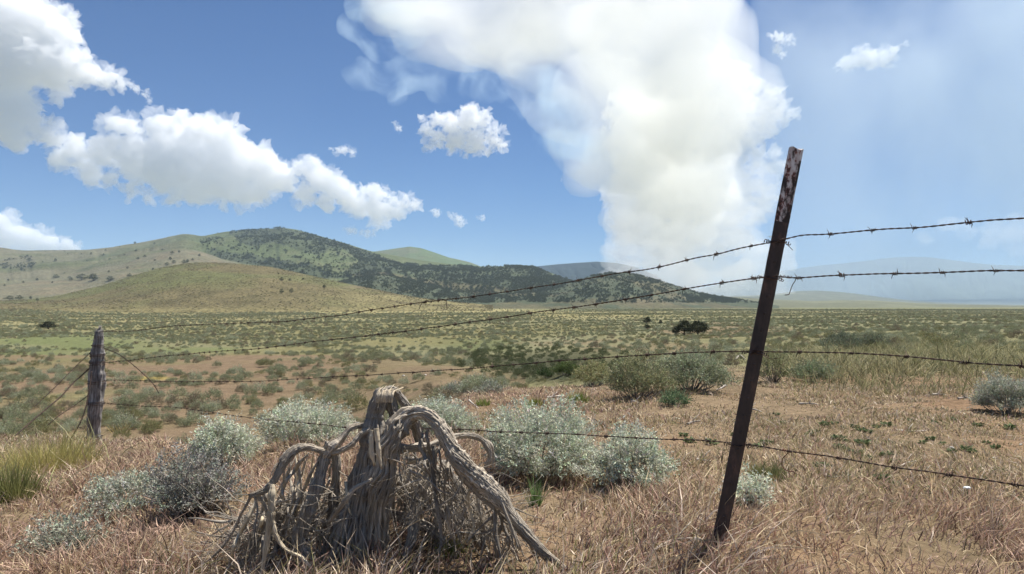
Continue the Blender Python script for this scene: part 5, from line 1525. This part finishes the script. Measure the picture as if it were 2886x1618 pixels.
for a in [(2395,1130,14,'pale stone by the dark herbs right, above the lowest wire'), (2500,1155,12,'pale stone near the right edge above the lowest wire'), (2568,1120,10,'pale stone at the very right edge'),
          (2235,1108,8,'small pale stone among herbs in the right middle'), (2470,1015,12,'pale stone at the foot of the right edge bush'), (1015,948,8,'pale stone on the spur above the stump'), (1070,945,8,'white stone on the spur right of the stump top')]:
    stone(*a)

def herb_mesh(seed):
    r = np.random.default_rng(seed); n = 70
    a = r.uniform(0, 6.28, n)
    B = np.stack([np.cos(a) * 0.3 * r.random(n), np.sin(a) * 0.3 * r.random(n), r.uniform(0, 0.35, n)], -1)
    d = np.stack([np.cos(a), np.sin(a), r.uniform(0.1, 1.0, n)], -1)
    c = np.array((0.115, 0.15, 0.065))[None] * (1 + 0.3 * r.normal(size=(n, 1)))
    V, Q, C = leaves(B, d, r.uniform(0.2, 0.42, n), r.uniform(0.10, 0.2, n), c)
    me = mesh('green_herb', V, [Q], col=C, smooth=False); me.materials.append(M_GRASS); return me
HERB = [herb_mesh(k) for k in range(4)]
HP = [(1720,1099),(1790,1120),(1850,1100),(1937,1062),(1953,1046),(1968,1068),(2035,1100),(2049,1092),(2075,1075),(2100,1070),(2120,1080),(2150,1082),(2167,1088),(2185,1092),(2205,1080),(2230,1075),(2110,1110),(2130,1113),(2110,1131),(2125,1137),(2155,1145),(2180,1160),(2230,1150),(2255,1166),(2320,1118),(2340,1108),(2370,1120),(2395,1140),(2430,1135),(2445,1140),(2480,1118),(2505,1130),(2060,1180),(2078,1182),(2130,1205),(2155,1208),(2220,1210),(2260,1230),(2330,1240),(2290,1255),(2262,1275),(2480,1210),(2520,1190),(2556,1262),(2500,1330),(2530,1300),(1910,1130),(1925,1118),(2400,1060),(2350,1065),(2290,1060),(2460,1075),(2540,1080),(1735,1115),(2240,1118),(2170,1120)]
rh = np.random.default_rng(8)
def hz(px, py):
    if px < 1880: return 'on the dry ground left of the metal post'
    if py > 1190 + (px - 1900) * 0.05: return 'below the lowest wire at right'
    return 'just right of the metal post above the lowest wire' if px < 2180 else 'on the far right above the lowest wire'
for px, py in HP:
    g = hit(px, py); s = rh.uniform(0.04, 0.08) * (0.7 + g[1] * 0.05)
    o = bpy.data.objects.new('green_herb', HERB[int(rh.integers(4))]); link(o)
    o.location = (g[0], g[1], g[2]); o.scale = (s * 1.3, s * 1.3, s); o.rotation_euler = (0, 0, rh.uniform(0, 6))
    big_ = 'leafy' if s > 0.065 else 'tiny'
    tag(o, f'{big_} dark green herb {hz(px, py)}', 'herb', f'{big_} dark green herbs {hz(px, py)}')
# white flower on its dark green plant
g = hit(2433, 1275)
fr = empty('white_flower', tuple(g))
mb = MB()
for k in range(6):
    a = k * 1.047
    mb.tube([(0, 0, 0.075), (math.cos(a) * 0.010, math.sin(a) * 0.006, 0.08), (math.cos(a) * 0.017, math.sin(a) * 0.01, 0.078)], [0.003, 0.006, 0.002], sides=6)
obj('petals', mb.mesh('petals'), FLOWER, fr)
mb = MB(); mb.tube([(0, 0, 0), (0.004, 0, 0.04), (0, 0, 0.075)], [0.003, 0.002, 0.002], sides=5, col=(0.08, 0.13, 0.05)); obj('stalk', mb.mesh('stalk'), M_TWIG, fr)
tag(fr, 'single white flower on a dark plant in the dry grass at lower right', 'flower')

# ------------------------------------------------------------------ air, clouds and smoke
def hull(name, blobs, Y, voxel=4.0, a1=0.34, s1=1.1, a2=3.0, s2=9.0, depth=0.35, seed=0, flatz=1.0, squash=0.55, crumbs=0.0, shear=0.0):
    """billowing closed skin round a union of puffs; blobs in photo px at distance Y"""
    r = np.random.default_rng(seed)
    import bmesh
    k = Y / F
    C0 = P(float(blobs[0][0]), float(blobs[0][1]), Y)
    base = []
    bm = bmesh.new()
    bmesh.ops.create_icosphere(bm, subdivisions=3, radius=1.0)
    sv = np.array([v.co[:] for v in bm.verts]); sf = np.array([[v.index for v in f.verts] for f in bm.faces]); bm.free()
    VV, FF = [], []
    for i, b in enumerate(blobs):
        px, py, rad = b[:3]
        d = Y + (b[3] if len(b) > 3 else r.uniform(-depth, depth) * rad) * k
        c = P(float(px), float(py), d) - C0
        v = sv * rad * k * np.array([1, squash, flatz])
        # big lumps on every puff
        q = v / (rad * k)
        v = v * (1 + a1 * fbm(q[:, 0] * s1 + i * 7.1, q[:, 1] * s1, q[:, 2] * s1 + seed, oct=2, seed=seed))[:, None]
        VV.append(v + c); FF.append(sf + i * len(sv))
    me = mesh(name, np.vstack(VV), [np.vstack(FF)])
    o = bpy.data.objects.new(name, me); link(o)
    md = o.modifiers.new('merge', 'REMESH'); md.mode = 'VOXEL'; md.voxel_size = voxel * k
    dg = bpy.context.evaluated_depsgraph_get()
    ev = o.evaluated_get(dg); m2 = bpy.data.meshes.new_from_object(ev)
    bpy.data.objects.remove(o); 
    n = len(m2.vertices); co = np.empty(n * 3, np.float32); m2.vertices.foreach_get('co', co); co = co.reshape(-1, 3).astype(float)
    no = np.empty(n * 3, np.float32); m2.vertices.foreach_get('normal', no); no = no.reshape(-1, 3)
    p = co / k
    # rounded billows: folded noise, sharp creases between puffs
    # drop loose crumbs
    import collections
    ne = len(m2.edges); ed = np.empty(ne * 2, np.int32); m2.edges.foreach_get('vertices', ed); ed = ed.reshape(-1, 2)
    lab = np.arange(n)
    while True:
        a_, b_ = lab[ed[:, 0]], lab[ed[:, 1]]
        mn = np.minimum(a_, b_); new = lab.copy()
        np.minimum.at(new, ed[:, 0], mn); np.minimum.at(new, ed[:, 1], mn)
        new = new[new]
        if (new == lab).all(): break
        lab = new
    cnt = np.bincount(lab, minlength=n); small = cnt[lab] < crumbs * cnt.max()
    b1 = 1 - 2 * np.abs(vnoise(p[:, 0] / (s2 * 3.2), p[:, 1] / (s2 * 3.2), p[:, 2] / (s2 * 3.2), seed=seed + 1)) * 1.6
    b2 = 1 - 2 * np.abs(vnoise(p[:, 0] / (s2 * 1.3), p[:, 1] / (s2 * 1.3), p[:, 2] / (s2 * 1.3), seed=seed + 2)) * 1.6
    b3 = fbm(p[:, 0] / (s2 * 0.5), p[:, 1] / (s2 * 0.5), p[:, 2] / (s2 * 0.5), oct=3, seed=seed + 3)
    disp = a2 * (b1 * 1.7 + b2 * 0.8 + b3 * 0.75)
    co = co + no * (disp * k)[:, None]
    if shear:
        q_ = co + C0; f_ = 1 - shear * np.maximum(q_[:, 2], 0) / Y; co = q_ * f_[:, None] - C0
    if small.any():
        co[small] = co[small] * 0
        bm = bmesh.new(); bm.from_mesh(m2); bm.verts.ensure_lookup_table()
        bmesh.ops.delete(bm, geom=[bm.verts[int(i)] for i in np.nonzero(small)[0]], context='VERTS')
        keepi = np.nonzero(~small)[0]; co = co[keepi]
        bm.to_mesh(m2); bm.free()
    m2.vertices.foreach_set('co', co.astype(np.float32).reshape(-1)); m2.update(); m2.name = name
    m2.materials.clear()
    o = bpy.data.objects.new(name, m2); link(o); o.location = C0
    return o

CLY = 17000.0
kC = CLY / F
CLOUD = volume_mat('cloud_vapour', (1, 1, 1), 1.0 / (19 * kC))
FRINGE = volume_mat('cloud_fringe', (1, 1, 1), 1.0 / (34 * kC)); FAR_FRINGE = volume_mat('far_cloud_fringe', (1, 1, 1), 1.0 / (34 * 30000 / F))
CLOUD_THIN = volume_mat('thin_cloud_vapour', (1, 1, 1), 1.0 / (18 * kC))
def cloud(blobs, label, seed, Y=CLY, m=CLOUD, fringe=True, **kw):
    o = hull('cloud', blobs, Y, seed=seed, **kw); o.data.materials.append(m)
    if not fringe: tag(o, label, 'cloud'); return o
    kw = dict(kw); kw['a2'] = kw.get('a2', 3) * 1.9; kw['s2'] = kw.get('s2', 9) * 0.8; kw['a1'] = 0.5
    g = max(2.0, 0.07 * max(b[2] for b in blobs))
    f = hull('wisps', [(b[0], b[1], b[2] + g) for b in blobs], Y, seed=seed + 40, **kw); f.data.materials.append(FRINGE if Y == CLY else FAR_FRINGE)
    f.parent = o; f.location = f.location - o.location
    tag(o, label, 'cloud'); return o
cloud([(285,312,20),(335,322,28),(395,325,33),(450,318,36),(510,330,46),(570,365,52),(620,400,52),(670,430,46),(708,452,32),(300,370,30),(250,385,34),(350,400,50),(430,400,70),(500,430,70),(570,460,52),(620,480,40),(180,375,32),(130,345,28),(90,318,26),(60,290,30),(15,310,44),(40,345,30),(-30,300,50),(150,400,22),(225,430,30),(280,450,18),(330,480,16),(375,488,14),(440,490,22),(500,498,20),(600,505,16),(660,482,22)],
      'largest white cumulus cloud, long and slanting above the left hills', 1, voxel=3.6, a2=4.2)
cloud([(-50,60,110),(30,60,62),(95,66,62),(150,90,40),(120,150,58),(60,165,64),(-10,170,80),(190,168,40),(230,188,34),(268,190,24),(298,206,12),(150,190,36),(-10,250,58),(45,250,34),(75,275,24),(80,36,40)],
      'big white cloud filling the upper left corner', 2, voxel=3.6, a2=4.2)
cloud([(752,420,16),(782,425,24),(802,450,34),(842,470,30),(868,490,26),(770,488,26),(820,505,24),(742,498,8)], 'middle white cloud joining the long cloud to its right end', 3, voxel=3, a2=3.4, s2=7)
cloud([(922,480,18),(950,490,26),(900,512,32),(950,530,32),(990,510,18),(1020,505,16),(1042,518,14),(952,553,9),(1000,532,20),(888,530,14)], 'rounded white cloud at the right end of the slanting row', 4, voxel=3, a2=3.4, s2=7)
cloud([(1110,300,20),(1140,310,25),(1180,306,30),(1213,298,18),(1240,340,22),(1255,367,14),(1200,350,26),(1150,350,26),(1102,350,20),(1075,325,14),(1066,296,6),(1085,360,12),(1180,375,12),(1230,378,12)], 'small ragged white cloud alone below the drifting smoke', 5, voxel=2.4, a2=4.2, s2=6, m=CLOUD_THIN)
for bl, lab, sd_ in [
  ([(850,378,8),(866,378,10),(885,383,8),(836,374,4)], 'small white cloud puff above the middle of the slanting row', 6),
  ([(1002,323,7),(994,313,4),(1008,329,4)], 'tiny cloud scrap left of the ragged cloud', 7),
  ([(886,580,9),(876,576,6),(894,584,5)], 'left one of two little puffs above the wooded mountain', 8),
  ([(925,587,8),(911,586,5),(940,588,5)], 'right one of two little puffs above the wooded mountain', 9),
  ([(1100,535,8),(1092,532,5)], 'tiny puff just right of the rounded end cloud', 10),
  ([(1156,558,10),(1147,554,7),(1162,565,5)], 'small puff above the green peak', 11),
  ([(1213,547,5),(1205,543,3)], 'faintest wisp of cloud right of the small puff', 12),
  ([(1135,543,5),(1143,540,3)], 'flat wisp of cloud between two tiny puffs', 13),
  ([(345,222,9),(368,236,8),(374,252,5),(330,214,6)], 'torn cloud shreds right of the corner cloud', 14)]:
    cloud(bl, lab, sd_, voxel=1.6, a2=1.7, s2=3.2, m=CLOUD_THIN)
cloud([(0,585,40),(-70,570,60),(45,592,30),(85,603,28),(125,612,24),(165,620,16),(193,627,9),(60,625,30)], 'white cloud bank low behind the left grassy ridge', 15, Y=30000.0, voxel=3, a2=3, m=volume_mat('far_cloud_vapour', (1, 1, 1), 1.0 / (11 * 30000 / F)))
cloud([(1960,95,13),(1985,98,11),(1955,122,10),(1968,140,6),(1940,94,6)], 'faint small cloud right of the smoke near the top', 16, voxel=2, a2=2.4, s2=4, m=CLOUD_THIN)
cloud([(2130,157,16),(2160,148,17),(2190,146,20),(2225,146,18),(2250,132,13),(2271,112,5),(2113,166,7)], 'white cloud high at the right of the sky', 17, voxel=2.2, a2=3, s2=5)
cloud([(1562,285,38),(1592,262,34),(1625,300,50),(1558,340,34),(1600,380,50),(1752,172,38),(1800,172,38),(1850,195,38),(1895,215,28),(1955,252,26),(1982,290,17),(1930,285,45),(1850,290,75),(1750,300,85),(1650,400,75),(1800,400,85),(1895,400,52),(1555,480,44),(1960,420,24),(1700,480,75),(1840,480,55),(1590,530,55),(1700,540,70),(1820,530,70),(1900,500,50),(1590,610,50),(1700,600,60),(1820,610,55)],  # lowest puffs added as a bright backing to lighten the smoke base
      'towering cumulus cloud behind the smoke column', 18, voxel=5, a2=5, squash=0.2, depth=0.1, m=volume_mat('sunlit_tower_vapour', (1, 1, 1), 1.0 / (40 * kC)))
cloud([(2390,562,22),(2430,580,26),(2490,592,36),(2560,590,40),(2640,600,50),(2330,600,20)], 'faint hazy cloud low at the right edge', 19, voxel=4, a2=4, m=volume_mat('faint_vapour', (1, 1, 1), 1.0 / (90 * kC)), fringe=False)

# smoke of the range fire behind the wooded hill
SMY = 4300.0
kS = SMY / F
def smoke(blobs, label, mat_, seed, Y=SMY, **kw):
    if Y == SMY: blobs = [(b[0], b[1], b[2] * (1 - (700 - b[1]) * 0.8 / F), -(700 - b[1]) * 0.8 + ((i * 37) % 11 - 5) * 0.03 * b[2]) for i, b in enumerate(blobs)]   # plume shape leaned toward the camera so sunlight reaches its base
    o = hull('smoke', blobs, Y, seed=seed, crumbs=0.2, **kw); o.data.materials.append(mat_)
    tag(o, label, 'smoke', kind='stuff'); return o
S_CORE = volume_mat('cream_smoke', (1.0, 0.987, 0.94), 1.0 / (72 * kS))
S_BODY = volume_mat('pale_smoke', (0.96, 0.97, 0.97), 1.0 / (150 * kS))
def churn(m, scale, lo, hi, dens, rate, dist=0.8):
    """uneven density: folded noise inside the smoke"""
    t = m.node_tree; N, L = t.nodes, t.links
    v = [n for n in N if n.bl_idname == 'ShaderNodeVolumePrincipled'][0]
    geo = N.new('ShaderNodeNewGeometry')
    n = N.new('ShaderNodeTexNoise'); n.inputs['Scale'].default_value = scale; n.inputs['Detail'].default_value = 5; n.inputs['Roughness'].default_value = 0.55
    n.inputs['Distortion'].default_value = dist
    L.new(geo.outputs['Position'], n.inputs['Vector'])
    mr = N.new('ShaderNodeMapRange'); mr.interpolation_type = 'SMOOTHSTEP'; mr.inputs[1].default_value = lo; mr.inputs[2].default_value = hi
    mr.inputs[3].default_value = 0.0; mr.inputs[4].default_value = dens
    L.new(n.outputs[0], mr.inputs[0]); L.new(mr.outputs[0], v.inputs['Density'])
    try: m.cycles.volume_step_rate = rate
    except Exception as e: print('step rate', e)
    return m
S_VEIL = churn(volume_mat('blue_smoke_veil', (0.74, 0.89, 1.0), 1.0 / (260 * kS)), 1 / 210.0, 0.42, 0.72, 1.0 / (62 * kS), 0.3)
S_THIN = volume_mat('thin_smoke_haze', (0.88, 0.955, 1.0), 1.0 / (1500 * kS))
S_THIN = churn(S_THIN, 1 / 2600.0, 0.30, 0.72, 1.0 / (420 * kS), 0.6, dist=0.3)
S_BODY = churn(volume_mat('pale_smoke', (1.0, 0.994, 0.965), 1.0), 1 / 420.0, 0.30, 0.64, 1.0 / (72 * kS), 0.35)
smoke([(1545,650,40),(1590,620,70),(1640,590,100),(1600,520,90),(1680,520,150),(1720,640,110),(1620,420,110),(1720,420,170),(1800,600,130),(1880,650,90),(1650,320,150),(1750,280,150),(1590,720,60),(1700,720,90),(1850,720,70),(1950,640,60),(1535,700,35),(1560,560,55),(1960,720,50)],
      'dense cream smoke column rising behind the wooded hill', S_CORE, 31, voxel=8, a2=4.5, s2=18, a1=0.2, squash=0.30, depth=0.1)
smoke([(1560,300,190),(1460,180,190),(1380,60,200),(1250,40,170),(1150,90,110),(1080,50,110),(1700,130,230),(1600,-60,300),(1300,-120,260),(1050,-60,150),(1480,420,90),(1490,560,50),(1800,260,180),(1000,0,110),(1700,480,170),(1850,480,120),(1800,620,110)],
      'broad pale smoke spreading to the top of the sky', S_BODY, 32, voxel=14, a2=2.0, s2=60, a1=0.2, squash=0.3, depth=0.15)
smoke([(1430,330,100),(1450,460,70),(1470,560,50),(1500,640,40),(1380,240,90),(1290,215,70),(1210,215,60),(1130,190,70),(1050,170,70),(980,200,50),(910,190,45),(960,100,60),(900,60,50),(1010,60,80),(930,0,70),(1000,240,30),(870,180,20)],
      'thin bluish smoke fringe on the left of the column', S_VEIL, 33, voxel=10, a2=1.5, s2=40, a1=0.25, squash=0.6, depth=0.3)
smoke([(2700,430,860,0),(2560,60,700,0)],
      'thin smoke haze over the whole right side of the sky', S_THIN, 34, Y=9500.0, voxel=40, a2=0.5, s2=200, a1=0.0, squash=0.16)

bpy.context.view_layer.update()
import bmesh
bm = bmesh.new()
bmesh.ops.create_cube(bm, size=1.0)
me = bpy.data.meshes.new('haze'); bm.to_mesh(me); bm.free()
hz_o = bpy.data.objects.new('haze', me); link(hz_o)
hz_o.scale = (40000, 40000, 880); hz_o.location = (0, 8000, 840 - 440)
hz_o['kind'] = 'stuff'
me.materials.append(volume_mat('air', (0.62, 0.80, 1.0), 0.00007, aniso=0.0))

# ------------------------------------------------------------------ tell the few that share a wording apart by their order
ORD = {2: ['leftmost', 'rightmost'], 3: ['leftmost', 'middle', 'rightmost'], 4: ['leftmost', 'second from left', 'third from left', 'rightmost'],
       5: ['leftmost', 'second from left', 'middle', 'second from right', 'rightmost'], 6: ['leftmost', 'second from left', 'third from left', 'third from right', 'second from right', 'rightmost']}
NUM = {2: 'two', 3: 'three', 4: 'four', 5: 'five', 6: 'six'}
by = collections.defaultdict(list)
for o in SC.objects:
    if o.parent is None and o.get('label'): by[o['label']].append(o)
for lab, os_ in by.items():
    if 2 <= len(os_) <= 6:
        os_.sort(key=lambda o: o.location.x / max(o.location.y, 0.1))
        for w_, o in zip(ORD[len(os_)], os_):
            t_ = f'{w_} {lab}'
            if len(t_.split()) <= 16: o['label'] = t_
